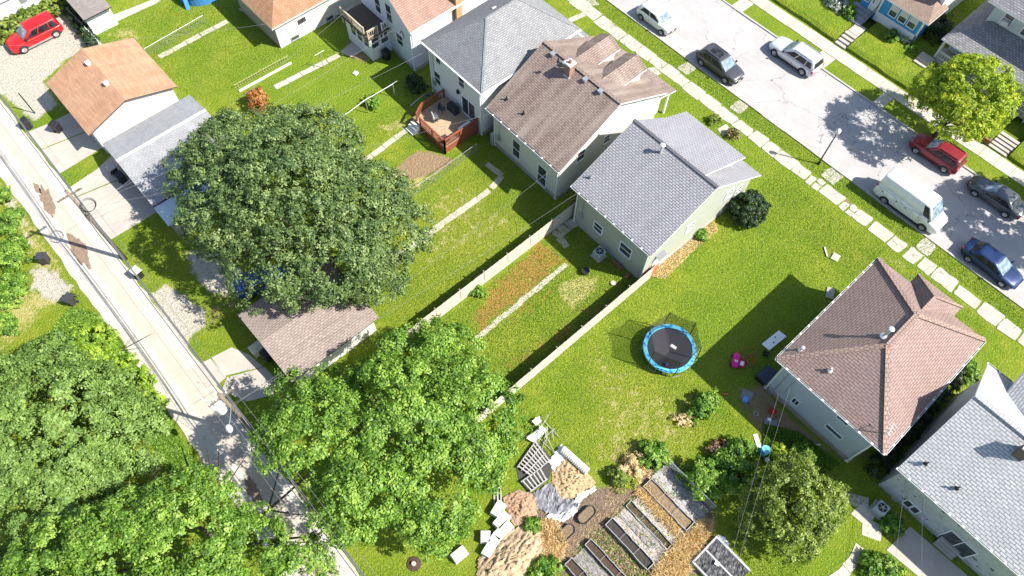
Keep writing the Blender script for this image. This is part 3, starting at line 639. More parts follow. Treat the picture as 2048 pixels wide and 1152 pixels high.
# the deck and what stands on it
RED = plain('red_stained_wood', (.27,.075,.038), .8, sc=6, var=.2); DECKF = plain('deck_boards', (.42,.31,.20), .8, sc=5, var=.2)
dk = thing('deck', 'raised wooden deck with red-stained railings behind the two-storey white house', 'deck', (25.2, 35.4, 0))
dx0, dx1, dy0, dy1, dz = 23.4, 27.1, 33.3, 37.75, .85
b = MB(); n = 31
for k in range(n): b.box(dx0, dy0+(dy1-dy0)*k/n+.006, dz-.05, dx1, dy0+(dy1-dy0)*(k+1)/n-.006, dz)
b.build('floor', DECKF, dk)
b = MB(); b.box(dx0+.02,dy0+.02,.05,dx1,dy0+.06,dz-.055); b.box(dx0+.02,dy0+.06,.05,dx0+.06,dy1,dz-.055); b.box(dx0+.06,dy1-.04,.05,dx1,dy1,dz-.055); b.build('skirt', RED, dk)
def rail(par, p, q, z, h=.95, post=True, every=.14, mat=RED):
    p = Vector((*p, 0)); q = Vector((*q, 0)); d = q-p; L = d.length; u = d/L; b = MB()
    b.bar(p+Vector((0,0,z+h)), q+Vector((0,0,z+h)), .13, .05); b.bar(p+Vector((0,0,z+h-.12)), q+Vector((0,0,z+h-.12)), .04, .08); b.bar(p+Vector((0,0,z+.12)), q+Vector((0,0,z+.12)), .04, .08)
    r = b.build('railing', mat, par); b = MB(); n = int(L/every)
    for k in range(1, n): c = p+u*(L*k/n); b.bar(c+Vector((0,0,z+.08)), c+Vector((0,0,z+h-.05)), .045)
    b.build('balusters', mat, r)
    for c in [p, q]+([(p+q)/2] if L > 2.6 else []): MB().box(c.x-.06,c.y-.06,z-.8 if z > .7 else z, c.x+.06,c.y+.06,z+h+.06).build('post', mat, r)
    return r
rail(dk, (dx0,dy0), (dx0,36.6), dz); rail(dk, (dx0,dy0), (dx1,dy0), dz); rail(dk, (dx1-.1,dy1), (24.6,dy1), dz); rail(dk, (24.5,dy1), (23.5,37.2), dz)
b = MB(); b.box(25.1,dy0-.05,.1,dx1-.05,dy0-.01,dz+.75); b.build('privacy_panel', RED, dk)
for k in range(3): b = MB(); b.box(dx0-.3*(k+1), 36.7, 0, dx0-.3*k, 37.7, dz-.22*(k+1)); b.build('tread', OFFW, dk)
# ================================================================== hip roof house with terracotta-brown tiles
R_F = shingle('red_brown_shingle', (.295,.215,.19), (.255,.18,.158), (.12,.08,.07), .5, .18, (.36,.275,.245), .25, .028, .3)
R_FC = shingle('ridge_tile', (.34,.245,.205), (.28,.20,.165), (.14,.09,.075), .22, .3, (.42,.3,.24), .4, .03, .3)
BLUEG = siding('pale_blue_siding', (.44,.475,.53), .3, (.40,.41,.42), .15, .88)
hF = thing('house', 'pale blue-grey house with a large red-brown hip roof beside the trampoline lawn', 'house', (33, -2.3, 0))
xe, xf, y0, y1, ze, zr = 26.85, 38.75, -6.8, 1.9, 5.0, 8.05; xr0, xr1, yr = 31.15, 34.4, -2.4
b = MB(); b.box(27.3,-6.1,0,38.3,1.3,ze-.02); b.build('wall', BLUEG, hF)
b = MB(); b.box(27.22,-6.18,-.1,38.35,1.38,.5); b.build('foundation', plain('tan_foundation', (.36,.30,.23), .9, var=.2), hF)
hip = [([(xe,y0,ze),(xr0,yr,zr),(xe,y1,ze)]), ([(xe,y0,ze),(xf,y0,ze),(xr1,yr,zr),(xr0,yr,zr)]), ([(xf,y0,ze),(xf,y1,ze),(xr1,yr,zr)]), ([(xf,y1,ze),(xe,y1,ze),(xr0,yr,zr),(xr1,yr,zr)])]
b = MB(); [b.slab(list(q)) for q in hip]; b.build('roof', [R_F, WHITE], hF)
b = MB()
for p, q in (((xe,y0,ze),(xr0,yr,zr)),((xe,y1,ze),(xr0,yr,zr)),((xr0,yr,zr),(xr1,yr,zr)),((xf,y0,ze),(xr1,yr,zr)),((xf,y1,ze),(xr1,yr,zr))): b.bar((p[0],p[1],p[2]+.03),(q[0],q[1],q[2]+.03), .34, .07)
b.build('ridge_cap', R_FC, hF)
# the steep little hip over the front porch
b = MB(); A_, B_, C_, D_ = (40.15,-.75,4.6), (37.3,-2.5,7.1), (34.9,-2.5,7.1), (40.15,-4.4,4.6)
b.slab([A_, B_, C_, (37.6,-.75,4.6)]); b.slab([D_, B_, C_, (37.6,-4.4,4.6)]); b.slab([A_, D_, B_]); b.build('porch_roof', [R_F, WHITE], hF)
b = MB(); [b.bar((p[0],p[1],p[2]+.03),(q[0],q[1],q[2]+.03), .2, .05) for p, q in ((A_,B_),(D_,B_),(B_,C_))]; b.build('ridge_cap', R_FC, hF)
MB().box(38.3,-4.2,0,39.9,-1.0,.5).build('porch_floor', CONC, hF)
for yy in (-4.15, -1.0): b = MB(); b.box(39.7,yy-.1,0,39.9,yy+.1,4.45); b.build('porch_post', WHITE, hF)
for p, q in (((xe-.06,y0-.05,ze-.07),(xe-.06,y1+.05,ze-.07)),((xe,y1+.07,ze-.07),(xf,y1+.07,ze-.07)),((xe,y0-.07,ze-.07),(xf,y0-.07,ze-.07))): gutter(hF, p, q)
downpipe(hF, 27.2, -6.0, .1, 4.9); downpipe(hF, 27.22, 1.2, .1, 4.9)
q = G('U6', 790, 415, 8.4); vent_pipe(hF, q[0]-.3, q[1], 7.8, 1.0, .1, ALU, True); q = G('U6', 320, 522, 5.6); vent_pipe(hF, q[0], q[1], 5.5, .4, .07, ALU, True); q = G('U6', 475, 628, 6.2); vent_pipe(hF, q[0], q[1], 6.1, .35, .07, ALU)
q = G('U6', 765, 955, 5.8); b = MB(); b.tube([(q[0],q[1],5.3),(q[0],q[1],6.5)], .03); b.tube([(q[0]-.5,q[1]-.1,6.5),(q[0]+.4,q[1]+.1,6.5)], .02)
for k in range(4): b.tube([(q[0]-.4+.25*k,q[1]-.25,6.5),(q[0]-.35+.25*k,q[1]+.25,6.5)], .015)
b.build('aerial', ALU, hF)
win(hF, '-X', 27.3, -.9, 1.48, .45, .75, d=.06, mull='v'); win(hF, '-X', 27.3, .1, 4.1, .7, .35, mull='', d=.06)
win(hF, '-X', 27.3, -4.0, 1.92, 1.25, .42, mull='', d=.06); win(hF, '-X', 27.3, -3.76, 3.95, .82, .42, mull='', d=.06)
b = MB(); q = onx('U6', 165, 735, 27.3); b.box(27.1,q[1]-.2,q[2]-.3,27.28,q[1]+.2,q[2]+.3); b.tube([(27.2,q[1]-.1,q[2]),(27.2,q[1]-.1,4.4),(27.2,q[1]+.5,4.5)], .03); b.tube([(27.2,q[1]+.2,q[2]+.3),(27.2,q[1]-.7,q[2]+1.2),(27.2,q[1]-.7,4.5)], .02); b.build('meter_box', STEEL, hF)

# ================================================================== light grey roof house in the lower right corner
R_G = shingle('light_grey_shingle', (.50,.50,.505), (.41,.41,.415), (.21,.21,.215), .45, .19, (.45,.45,.45), .25, .035, .3)
hG = thing('house', 'house with light grey shingle roof and flaking white back wall in the lower right corner', 'house', (32, -13, 0))
xe, xr, xf, ze, zr, y0, y1 = 27.1, 32.5, 37.9, 4.3, 7.9, -19.6, -8.0
b = MB(); b.ext([(27.6,0),(27.6,4.45),(32.5,7.65),(37.4,4.45),(37.4,0)], 'Y', -19, -8.5); b.build('wall', DIRTYW, hG)
b = MB(); b.box(27.55,-19.04,-.1,37.45,-8.46,.3); b.build('foundation', FND, hG)
b = MB(); b.slab([(xe,y0,ze),(xr,y0,zr),(xr,y1,zr),(xe,y1,ze)]); b.slab([(xr,y0,zr),(xf,y0,ze),(xf,y1,ze),(xr,y1,zr)]); b.build('roof', [R_G, WHITE], hG)
b = MB(); b.bar((xr,y0,zr+.03),(xr,y1,zr+.03), .3, .05); b.build('ridge_cap', R_G, hG)
b = MB(); b.slab([(33.6,-12.4,7.35),(39.2,-12.4,7.35),(39.2,-9.7,5.6),(35.9,-9.7,5.6)]); b.slab([(33.6,-12.4,7.35),(39.2,-12.4,7.35),(39.2,-15.1,5.6),(35.9,-15.1,5.6)]); b.ext([(-14.8,4),(-14.8,5.6),(-12.4,7.15),(-10.0,5.6),(-10.0,4)], 'X', 35, 38.9, 1); b.build('gable_roof', [R_G, WHITE], hG)
gutter(hG, (xe-.06,y0,ze-.07), (xe-.06,y1+.05,ze-.07)); gutter(hG, (xf+.06,y0,ze-.07), (xf+.06,y1+.05,ze-.07))
for a in ((962,343),(1072,433)): q = G('V1', *a, 7.3); vent_box(hG, q[0], q[1], 7.3, plain('grey_metal', (.22,.23,.25), .5), .17)
q = G('V1', 1095, 545, 6.9); chimney(hG, q[0]+.1, q[1], 5.9, 8.3, .3, BRICKB)
for a in ((640,580),(800,705)): q = G('V1', *a, 5.2); vent_pipe(hG, q[0], q[1], 5.2, .35, .06, BLACKM)
win(hG, '-X', 27.6, -10.45, .78, .42, .8, mull='', d=.05); win(hG, '-X', 27.6, -11.0, .76, .42, .8, mull='', d=.05)
win(hG, '-X', 27.6, -14.03, .2+.9, 1.85, 1.75, mull='v', d=.06)
for k in range(3): b = MB(); b.box(27.0+.2*k, -14.6, 0, 27.58, -13.2, .2*(k+1)); b.build('step', CONC, hG)
b = MB(); q = onx('V1', 470, 765, 27.5); b.box(27.4,q[1]-.2,q[2]-.3,27.58,q[1]+.2,q[2]+.3); b.tube([(27.5,q[1],q[2]),(27.5,q[1]-1.4,q[2]+.5)], .03); b.build('meter_box', STEEL, hG)
# flaked paint on that wall: irregular bare spots
b = MB(); r = random.Random(5)
for k in range(34):
    yy = r.uniform(-17,-8.7); zz = r.uniform(.4,4.0); w = r.uniform(.04,.22); h = r.uniform(.03,.16)
    b.face([(27.597, yy-w, zz), (27.597, yy-w*.3, zz+h), (27.597, yy+w*.8, zz+h*.6), (27.597, yy+w, zz-h*.3), (27.597, yy, zz-h)])
tag(b.build('bare_spots', plain('bare_board', (.13,.13,.14), .9), hG, fixn=False), kind='stuff')
# ================================================================== blue house and right-hand grey house over the street
R_H = shingle('tan_shingle', (.30,.22,.18), (.22,.16,.13), (.13,.09,.07), .34, .18, (.35,.28,.24), .3, .02, .35)
BLUE = siding('bright_blue_siding', (.028,.27,.53), .14, (.05,.2,.35), .15, .7); WALLH = siding('white_siding_over_street', (.70,.71,.72), .16, (.5,.5,.5), .1, .8)
hH = thing('house', 'bright blue house with white-framed porch windows across the street', 'house', (70, 17, .6))
x0, ya, yb = 64.9, 13.95, 20.2
b = MB(); b.box(x0,ya,.5,66.9,yb,3.5); wH = b.build('wall', BLUE, hH)
b = MB(); b.box(66.9,13.9,.5,78,20.4,5.6); b.build('house_wall', WALLH, hH)
b = MB(); b.box(x0-.04,ya-.03,.55,x0+.3,18.35,1.5); b.box(x0-.04,ya-.045,.55,x0+.06,ya+.1,3.4); b.box(x0-.045,ya+.02,3.36,x0,yb,3.48); b.build('white_panel', WALLH, hH)
b = MB(); b.slab([(64.3,13.4,3.55),(67.2,14.9,4.6),(67.2,20.8,4.6),(64.3,20.8,3.55)]); b.slab([(64.3,13.4,3.55),(67.6,13.4,3.55),(67.2,14.9,4.6)]); b.build('porch_roof', [R_H, WHITE], hH)
b = MB(); b.slab([(66.5,13.4,5.6),(66.5,17.15,8.2),(78,17.15,8.2),(78,13.4,5.6)]); b.slab([(66.5,20.9,5.6),(66.5,17.15,8.2),(78,17.15,8.2),(78,20.9,5.6)]); b.ext([(13.9,5.5),(17.15,7.9),(20.4,5.5)], 'X', 66.9, 77.9, 1); b.build('roof', [R_H, WHITE], hH)
for a in ((533,85),(597,130),(662,172)): q = onx('T5', *a, x0); win(hH, '-X', x0, q[1], 2.45, .72, 1.15, mull='h', panel=SHADE)
q = onx('T5', 400, 35, x0); door(hH, '-X', x0, q[1], 1.2, .9, 2.05, OFFW); win(hH, '-X', x0, onx('T5', 335, 5, x0)[1], 2.4, .4, 1.1, mull='')
win(hH, '-X', x0+.02, q[1], 2.45, .5, .9, mull='h')
b = MB(); yn = onx('T5', 470, 75, x0)[1]
b.build('step_group', CONC, hH) if False else None
for k in range(4): b = MB(); b.box(62.9+.5*k, 18.5, .5, 64.85, 20.6, .75+.16*k-.0); b.build('step', plain('painted_step', (.26,.27,.30), .7) if 'painted_step' not in MATS else MATS['painted_step'], hH)
b = MB(); b.tube([(63.0,18.45,.7),(63.0,18.45,1.5),(64.8,18.45,2.1),(64.8,18.45,1.2)], .03); b.build('hand_rail', BLACKM, hH)
GREENG = siding('pale_green_siding', (.50,.55,.52), .15, (.4,.42,.4), .15, .75); R_I = shingle('weathered_grey_shingle', (.29,.285,.29), (.175,.17,.175), (.08,.08,.085), .34, .2, (.3,.3,.3), .3, .025, .35)
hI = thing('house', 'pale green house with a broad grey porch roof in the upper right corner', 'house', (72, 7, .6))
b = MB(); b.box(66.4,-2,.5,78,11.2,3.1); b.box(67.7,.5,3.9,77,10.1,6.5); b.build('wall', GREENG, hI)
b = MB(); b.slab([(64.3,-3,3.1),(64.3,11.75,3.1),(67.9,9.4,4.7),(67.9,-3,4.7)]); b.slab([(64.3,11.75,3.1),(79,11.75,3.1),(79,9.4,4.7),(67.9,9.4,4.7)]); b.build('porch_roof', [R_I, WHITE], hI)
b = MB(); b.slab([(66.9,10.8,6.5),(66.9,-.4,6.5),(71.8,3.5,9.3),(71.8,7.5,9.3)]); b.slab([(66.9,10.8,6.5),(78,10.8,6.5),(75,7.5,9.3),(71.8,7.5,9.3)]); b.build('roof', [R_I, WHITE], hI)
q = onx('T5', 1320, 185, 67.7); wI = win(hI, '-X', 67.7, q[1], 5.45, .8, 1.1, mull='h'); MB().box(67.3,q[1]-.3,4.95,67.72,q[1]+.3,5.35).build('air_conditioner', OFFW, wI)
q = onx('T5', 1462, 265, 67.7); win(hI, '-X', 67.7, q[1], 5.45, .8, 1.1, mull='h')
for yy in (11.4, 8.2, 5.0, 1.8): MB().box(64.5,yy-.11,.6,64.72,yy+.11,3.0).build('porch_post', GREENG, hI)
for yy in (10.6, 9.6, 8.6, 7.4, 6.4): win(hI, '-X', 66.4, yy, 2.3, .65, 1.5, mull='h')
MB().box(64.5,1.5,.5,66.4,11.5,.95).build('porch_floor', CONC, hI); rail(hI, (64.6,11.4), (64.6,1.8), .95, .8, mat=OFFW, every=.25)
b = MB(); b.box(62.9,11.2,.45,63.3,12.5,.75); b.box(63.3,11.2,.45,64.3,12.5,1.0); b.build('step', CONC, hI)
b = MB(); b.tube([(62.9,12.5,.8),(62.9,12.5,1.6),(64.3,12.5,1.9)], .025); b.build('hand_rail', BLACKM, hI)
# ================================================================== upper left and centre houses
R_B = shingle('rose_shingle', (.34,.22,.175), (.27,.165,.13), (.17,.10,.08), .34, .18, (.42,.32,.27), .3, .02, .35)
PALEB = siding('pale_blue_white_siding', (.60,.63,.68), .13, (.5,.5,.5), .15, .8)
hB = thing('house', 'pale house with rose-brown gable roof, a wooden roof deck on its enclosed porch', 'house', (32, 46.2, 0))
ze, zr = 5.0, 8.1; y0, y1, yr = 42.15, 50.4, 46.3
b = MB(); b.ext([(42.5,0),(42.5,ze),(yr,zr-.2),(50.1,ze),(50.1,0)], 'X', 27.5, 40); b.box(25.3,46.1,0,27.5,49.9,2.75); b.build('wall', PALEB, hB)
b = MB(); b.box(27.45,42.45,-.1,40,50.15,.4); b.build('foundation', FND, hB)
b = MB(); b.slab([(27.15,y0,ze),(40.3,y0,ze),(40.3,yr,zr),(27.15,yr,zr)]); b.slab([(27.15,y1,ze),(40.3,y1,ze),(40.3,yr,zr),(27.15,yr,zr)]); b.build('roof', [R_B, WHITE], hB)
gutter(hB, (27.15,y0-.06,ze-.07), (40.3,y0-.06,ze-.07), dark=False); downpipe(hB, 27.42, 42.6, .1, 4.9)
b = MB(); q = G('T2', 1318, 40, 5.6); b.box(q[0]-.35,42.1,2,q[0]+.3,42.5,7.0); b.build('chimney', plain('tan_chimney', (.45,.29,.13), .8, sc=6), hB)
dB = plain('dark_deck_wood', (.11,.085,.06), .85, sc=7, var=.25)
b = MB(); b.box(25.05,45.85,2.75,27.5,50.1,2.87); pr = b.build('porch_deck', dB, hB); rl = plain('tan_rail', (.42,.36,.26), .8)
rail(hB, (25.15,46.6), (25.15,50.0), 2.87, .85, mat=rl, every=.2); rail(hB, (25.15,45.95), (26.2,45.95), 2.87, .85, mat=rl, every=.2); rail(hB, (26.7,45.95), (27.45,45.95), 2.87, .85, mat=OFFW, every=.2)
for yy in (46.7, 47.7, 48.7): win(hB, '-X', 25.3, yy, 1.95, .75, 1.1, mull='h')
for xx in (25.8, 26.85): win(hB, '-Y', 46.1, xx, 1.95, .75, 1.1, mull='h')
winpx(hB, '-X', 27.5, 'T2', (860,32), (858,118), .8, d=.06); winpx(hB, '-X', 27.5, 'T2', (915,195), (930,262), .9, d=.06); win(hB, '-X', 27.5, 47.3, 4.4, .8, 1.6, mull='h')
b = MB(); b.tube([(27.42,44.2,3.4),(27.42,43.9,3.9),(27.42,43.6,3.5),(27.42,43.8,3.1)], .03); b.build('wall_cable', DARK, hB)
R_A = shingle('orange_brown_shingle', (.36,.20,.115), (.28,.15,.08), (.18,.10,.06), .34, .18, (.45,.32,.22), .3, .02, .35)
SHADE_TAN = siding('painted_shade_tan', (.32,.27,.21), .16, (.2,.18,.15), .25, .7)  # darker tan that carries the shade of the back wall
hA = thing('house', 'white block house with orange-brown hip roof at the top edge, left of centre', 'house', (24, 56, 0))
b = MB(); b.box(19.75,53.05,0,29.5,60,2.85); b.build('wall', WBRICK, hA)
b = MB(); b.box(19.72,53.15,0,19.75,59.9,2.8); b.build('back_shade_sheet', SHADE_TAN, hA, fixn=True)  # thin sheet painting the back wall's shade over the white brick
b = MB(); b.slab([(19.35,52.65,2.85),(30,52.65,2.85),(27,56.5,4.9),(22.8,56.5,4.9)]); b.slab([(19.35,52.65,2.85),(22.8,56.5,4.9),(19.35,60.4,2.85)]); b.slab([(19.35,60.4,2.85),(22.8,56.5,4.9),(27,56.5,4.9),(30,60.4,2.85)]); b.slab([(30,52.65,2.85),(30,60.4,2.85),(27,56.5,4.9)]); b.build('roof', [R_A, WHITE], hA)
q = ony('T2', 350, 108, 53.05); win(hA, '-Y', 53.05, q[0], 1.7, .9, .6, mull=''); q = ony('T2', 322, 232, 53.05); win(hA, '-Y', 53.05, q[0], .35, .8, .35, mull='', frame=FND)
q = ony('T2', 515, 95, 53.05); win(hA, '-Y', 53.05, q[0], .35, .7, .35, mull='', frame=FND)
# ================================================================== garages
R_O = shingle('tan_orange_shingle', (.44,.25,.15), (.33,.185,.115), (.27,.155,.10), .8, .17, (.55,.38,.26), .35, .012, .35)
gO = thing('garage', 'garage with faded orange-brown shingle roof beside the gravel yard', 'garage', (5.3, 55.9, 0))
xe, xr, xf, ze, zr, y0, y1 = 1.3, 5.25, 9.45, 3.0, 4.35, 52.0, 59.65
b = MB(); b.ext([(1.7,0),(1.7,ze),(xr,zr-.2),(9.05,ze),(9.05,0)], 'Y', 52.3, 59.35); b.build('wall', siding('light_block_wall', (.60,.57,.53), .25, (.42,.4,.36), .3, .8), gO)
b = MB(); b.slab([(xe,y0,ze),(xr,y0,zr),(xr,y1,zr),(xe,y1,ze)], .1); b.slab([(xr,y0,zr),(xf,y0,ze),(xf,y1,ze),(xr,y1,zr)], .1); b.build('roof', [R_O, plain('dark_fascia', (.07,.06,.055), .7)], gO)
for a in ((512,370),(617,488)): q = G('T1', *a, 4.25); vent_box(gO, q[0], q[1], 3.12+(q[0]-1.3)/3.95*1.35, OFFW, .16)
b = MB(); b.box(1.62,53.2,0,1.69,57.6,2.3); b.build('garage_door', OFFW, gO)
R_GG = shingle('pale_grey_shingle', (.30,.305,.315), (.25,.252,.262), (.17,.175,.18), .34, .2, (.42,.42,.42), .35, .016, .35)
gG = thing('garage', 'low garage with pale grey roof beneath the edge of the big maple', 'garage', (5.8, 46.5, 0))
b = MB(); b.ext([(51.0,0),(51.0,2.2),(48.1,2.9),(43.1,2.2),(43.1,0)], 'X', 2.1, 9.6); b.build('wall', siding('grey_block_wall', (.48,.47,.45), .25, (.35,.34,.3), .3, .8), gG)
b = MB(); b.slab([(1.75,51.25,2.3),(9.9,51.25,2.3),(9.9,48.1,3.05),(1.75,48.1,3.05)], .1); b.slab([(1.75,42.95,2.3),(9.9,42.95,2.3),(9.9,48.1,3.05),(1.75,48.1,3.05)], .1); b.build('roof', [R_GG, DARK], gG)
b = MB(); b.bar((1.75,48.1,3.08),(9.9,48.1,3.08), .22, .04); b.build('ridge_cap', OFFW, gG)
b = MB(); b.slab([(1.75,42.9,2.15),(6.5,42.9,2.15),(6.5,40.8,1.95),(1.75,40.8,1.95)], .06); b.box(2.0,41.0,0,6.3,42.9,1.85,1); b.build('lean_to', [siding('pale_metal_sheet', (.46,.56,.62), .25, (.3,.35,.4), .3, .75), plain('lean_to_wall', (.3,.3,.3), .8)], gG)
b = MB(); b.box(2.02,44.0,0,2.09,49.6,2.1); b.build('garage_door', plain('dark_door', (.08,.08,.085), .6), gG)
R_BG = shingle('dusty_brown_shingle', (.32,.26,.23), (.25,.20,.175), (.13,.10,.09), .34, .18, (.34,.28,.25), .35, .018, .4)
gB = thing('garage', 'garage with dusty brown roof between the two big trees', 'garage', (5.3, 27, 0))
b = MB(); b.ext([(23.8,0),(23.8,2.25),(27.0,2.95),(30.0,2.25),(30.0,0)], 'X', 2.0, 8.8); b.build('wall', siding('bleached_wall', (.68,.65,.58), .2, (.4,.38,.3), .5, .85), gB)
b = MB(); b.slab([(1.6,23.4,2.4),(9.15,23.4,2.4),(9.15,27.0,3.05),(1.6,27.0,3.05)], .1); b.slab([(1.6,30.4,2.4),(9.15,30.4,2.4),(9.15,27.0,3.05),(1.6,27.0,3.05)], .1); b.build('roof', [R_BG, DARK], gB)
b = MB(); b.box(1.92,24.6,0,1.99,29.2,2.1); b.build('garage_door', plain('dark_garage_door', (.07,.065,.06), .6), gB)
R_SH = shingle('shed_shingle', (.27,.23,.21), (.21,.18,.165), (.15,.13,.12), .34, .18, (.3,.27,.25), .3, .018, .4)
sh = thing('shed', 'small white shed with flat brown roof at the top edge', 'shed', (8.8, 67.5, 0))
b = MB(); b.box(7.5,65.9,0,9.9,72,2.15); b.build('wall', WHITES, sh)
b = MB(); b.slab([(7.3,65.4,2.3),(10.0,65.4,2.3),(10.0,72.5,2.6),(7.3,72.5,2.6)], .1); b.build('roof', [R_SH, DARK], sh)
wh = thing('garage', 'white metal-roofed garage in the upper left corner', 'garage', (2, 76, 0))
b = MB(); b.box(-3,71.8,0,6.9,84,3.0); b.build('wall', WHITES, wh)
WMET = siding('white_metal_roof', (.80,.80,.79), .4, (.6,.6,.58), .1, .9)
b = MB(); b.slab([(-3.3,71.5,3.05),(7.2,71.5,3.05),(7.2,78,3.9),(-3.3,78,3.9)], .1); b.slab([(-3.3,84,3.05),(7.2,84,3.05),(7.2,78,3.9),(-3.3,78,3.9)], .1); b.build('roof', [WMET, WHITE], wh)
q = ony('T1', 145, 22, 71.8); win(wh, '-Y', 71.8, q[0], 2.2, .7, .9, mull='', pane=plain('dull_pane', (.2,.21,.22), .4))
# ------------------------------------------------------------------ vehicles (local: length on X, nose towards +X)
def loft(b, rings, m=0, close=True):
    n = len(rings[0]); vs = [p for r in rings for p in r]
    fs = [(i*n+k, i*n+(k+1)%n, (i+1)*n+(k+1)%n, (i+1)*n+k) for i in range(len(rings)-1) for k in range(n)]
    if close: fs += [tuple(range(n-1,-1,-1)), tuple(range((len(rings)-1)*n, len(rings)*n))]
    b.add(vs, fs, m)
def vehicle(name, label, cat, x, y, yaw, L, W, top, hw, cab, belt, roofz, col, wheels, wr=.34, sides=(), lights=None, rails=False, sunroof=False, tail=(.25,.01,.01), group='vehicles parked along the street', rear_glass=True, clad=False, rim=None, low=.2):
    """top: [(t, z)] upper line of the lower body; hw: [(t, half width)]; cab: (rear belt x, front belt x, rear roof x, front roof x) as fractions"""
    t = thing(name, label, cat, (x, y, .012), yaw, group, local=True); P = col if not isinstance(col, tuple) else paint(name+'_paint', col)
    f = lambda lst, u: float(np.interp(u, [a for a, _ in lst], [c for _, c in lst]))
    ts = sorted(set([0,.015,.05,.12,.2,.3,.4,.5,.6,.7,.8,.88,.95,.985,1]+[a for a, _ in top]))
    rings = []
    for u in ts:
        h = f(hw, u)*W/2; z = f(top, u); X = (u-.5)*L; zb = low+(.12 if u < .02 or u > .98 else 0)
        half = [(0,zb),(.8*h,zb),(.95*h,zb+.08),(h,zb+.28),(h,z*.62+.1),(h*.985,z-.10),(h*.93,z-.03),(h*.6,z+.015),(0,z+.03)]
        rings.append([(X,q,w) for q, w in half] + [(X,-q,w) for q, w in reversed(half[1:-1])])
    b = MB(); loft(b, rings); body = b.build('body', P, t, smooth=True)
    body.data.polygons.foreach_set('use_smooth', [True]*len(body.data.polygons))
    xb0, xb1, xr0, xr1 = [(u-.5)*L for u in cab]; wb = W/2*.93; wt = W/2*.76; zb = belt-.03; zt = roofz
    b = MB(); rings = []
    for v, zz in ((0,zb),(.5,zb+(zt-zb)*.5),(.88,zb+(zt-zb)*.88),(.96,zb+(zt-zb)*.965),(1.0,zt)):
        k = v if v < .9 else v
        a0, a1, w = xb0+(xr0-xb0)*k, xb1+(xr1-xb1)*k, wb+(wt-wb)*k
        if v == .96: a0 += .05; a1 -= .05; w -= .04
        if v == 1: a0 += .22; a1 -= .22; w -= .22
        r = .16; ring = []
        for cx, cy, s in ((a1-r, w-r, 0), (a0+r, w-r, 1), (a0+r, -w+r, 2), (a1-r, -w+r, 3)):
            for q in range(4): an = math.pi/2*(s+q/3); ring.append((cx+r*math.cos(an), cy+r*math.sin(an), zz))
        rings.append(ring)
    loft(b, rings); b.build('cabin', P, t, smooth=True)
    def cpt(face, u, v, off=.012):          # point on a cabin face, v from belt to roof
        a0, a1, w = xb0+(xr0-xb0)*v, xb1+(xr1-xb1)*v, wb+(wt-wb)*v; zz = zb+(zt-zb)*v
        if face == 'F': return (a1+off, -w+2*w*u, zz+off*.5)
        if face == 'R': return (a0-off, -w+2*w*u, zz+off*.5)
        return (a0+(a1-a0)*u, (w+off)*(1 if face == 'L' else -1), zz)
    def pane(nm, face, u0, u1, v0, v1, mat, u0t=None, u1t=None):
        b = MB(); k = 4; pts = []
        for j in range(k+1):
            v = v0+(v1-v0)*j/k; ua = u0+((u0t if u0t is not None else u0)-u0)*j/k; ub = u1+((u1t if u1t is not None else u1)-u1)*j/k
            for i in range(k+1):
                p = list(cpt(face, ua+(ub-ua)*i/k, v))
                if face in 'FR': p[0] += (.05 if face == 'F' else -.05)*(1-(2*i/k-1)**2)*.6
                pts.append(p)
        b.add(pts, [(j*(k+1)+i, j*(k+1)+i+1, (j+1)*(k+1)+i+1, (j+1)*(k+1)+i) for j in range(k) for i in range(k)])
        return b.build(nm, mat, t, smooth=True, fixn=False)
    w_ = pane('windshield', 'F', .07, .93, .06, .9, WIND)
    if rear_glass: pane('rear_window', 'R', .1, .9, .12, .86, CGLASS)
    for s in 'LR'.replace('R', 'X'):
        for (u0, u1, u0t, u1t) in sides: pane('side_window', s, u0, u1, .12, .84, CGLASS, u0t, u1t)
    xw = wheels
    for wx in xw:
        for sy in (-1, 1):
            h = W/2-.02; b = MB()
            prof = [(wr*.62,-.01),(wr*.95,0),(wr,.04),(wr,.16),(wr*.95,.2),(wr*.5,.2)]
            vs = [(wx+q*math.cos(a), sy*(h+.03-d), wr+q*math.sin(a)) for q, d in prof for a in [2*math.pi*k/20 for k in range(20)]]
            b.add(vs, [(i*20+k, i*20+(k+1)%20, (i+1)*20+(k+1)%20, (i+1)*20+k) for i in range(len(prof)-1) for k in range(20)]); wl = b.build('wheel', RUBBER, t, smooth=True)
            b = MB(); n = 20; vs = [(wx+wr*.63*math.cos(2*math.pi*k/n), sy*(h+.028), wr+wr*.63*math.sin(2*math.pi*k/n)) for k in range(n)] + [(wx, sy*(h-.01), wr)]
            b.add(vs, [(k, (k+1)%n, n) for k in range(n)])
            for k in range(5):
                a = 2*math.pi*k/5; b.bar((wx, sy*(h+.02), wr), (wx+wr*.6*math.cos(a), sy*(h+.04), wr+wr*.6*math.sin(a)), .05, .03)
            b.build('rim', rim or RIM, wl)
            b = MB(); n = 18; R0, R1 = wr*1.02, wr*1.2; vs = []
            for k in range(n+1):
                a = math.pi*(k/n)*1.16-.25; hh = f(hw, wx/L+.5)*W/2
                for q in (R0*.4, R1): vs.append((wx+q*math.cos(a), sy*(hh+.006), wr+q*math.sin(a)))
            b.add(vs, [(2*k, 2*k+1, 2*k+3, 2*k+2) for k in range(n)]); b.build('wheel_arch', DARK, t, fixn=False)
    HL = plain('lamp_lens', (.75,.76,.78), .15) if 'lamp_lens' not in MATS else MATS['lamp_lens']; TL = MATS.get('tail_lens') or plain('tail_lens', (.35,.012,.01), .2)
    zf, zr_ = f(top,.97), f(top,.03)
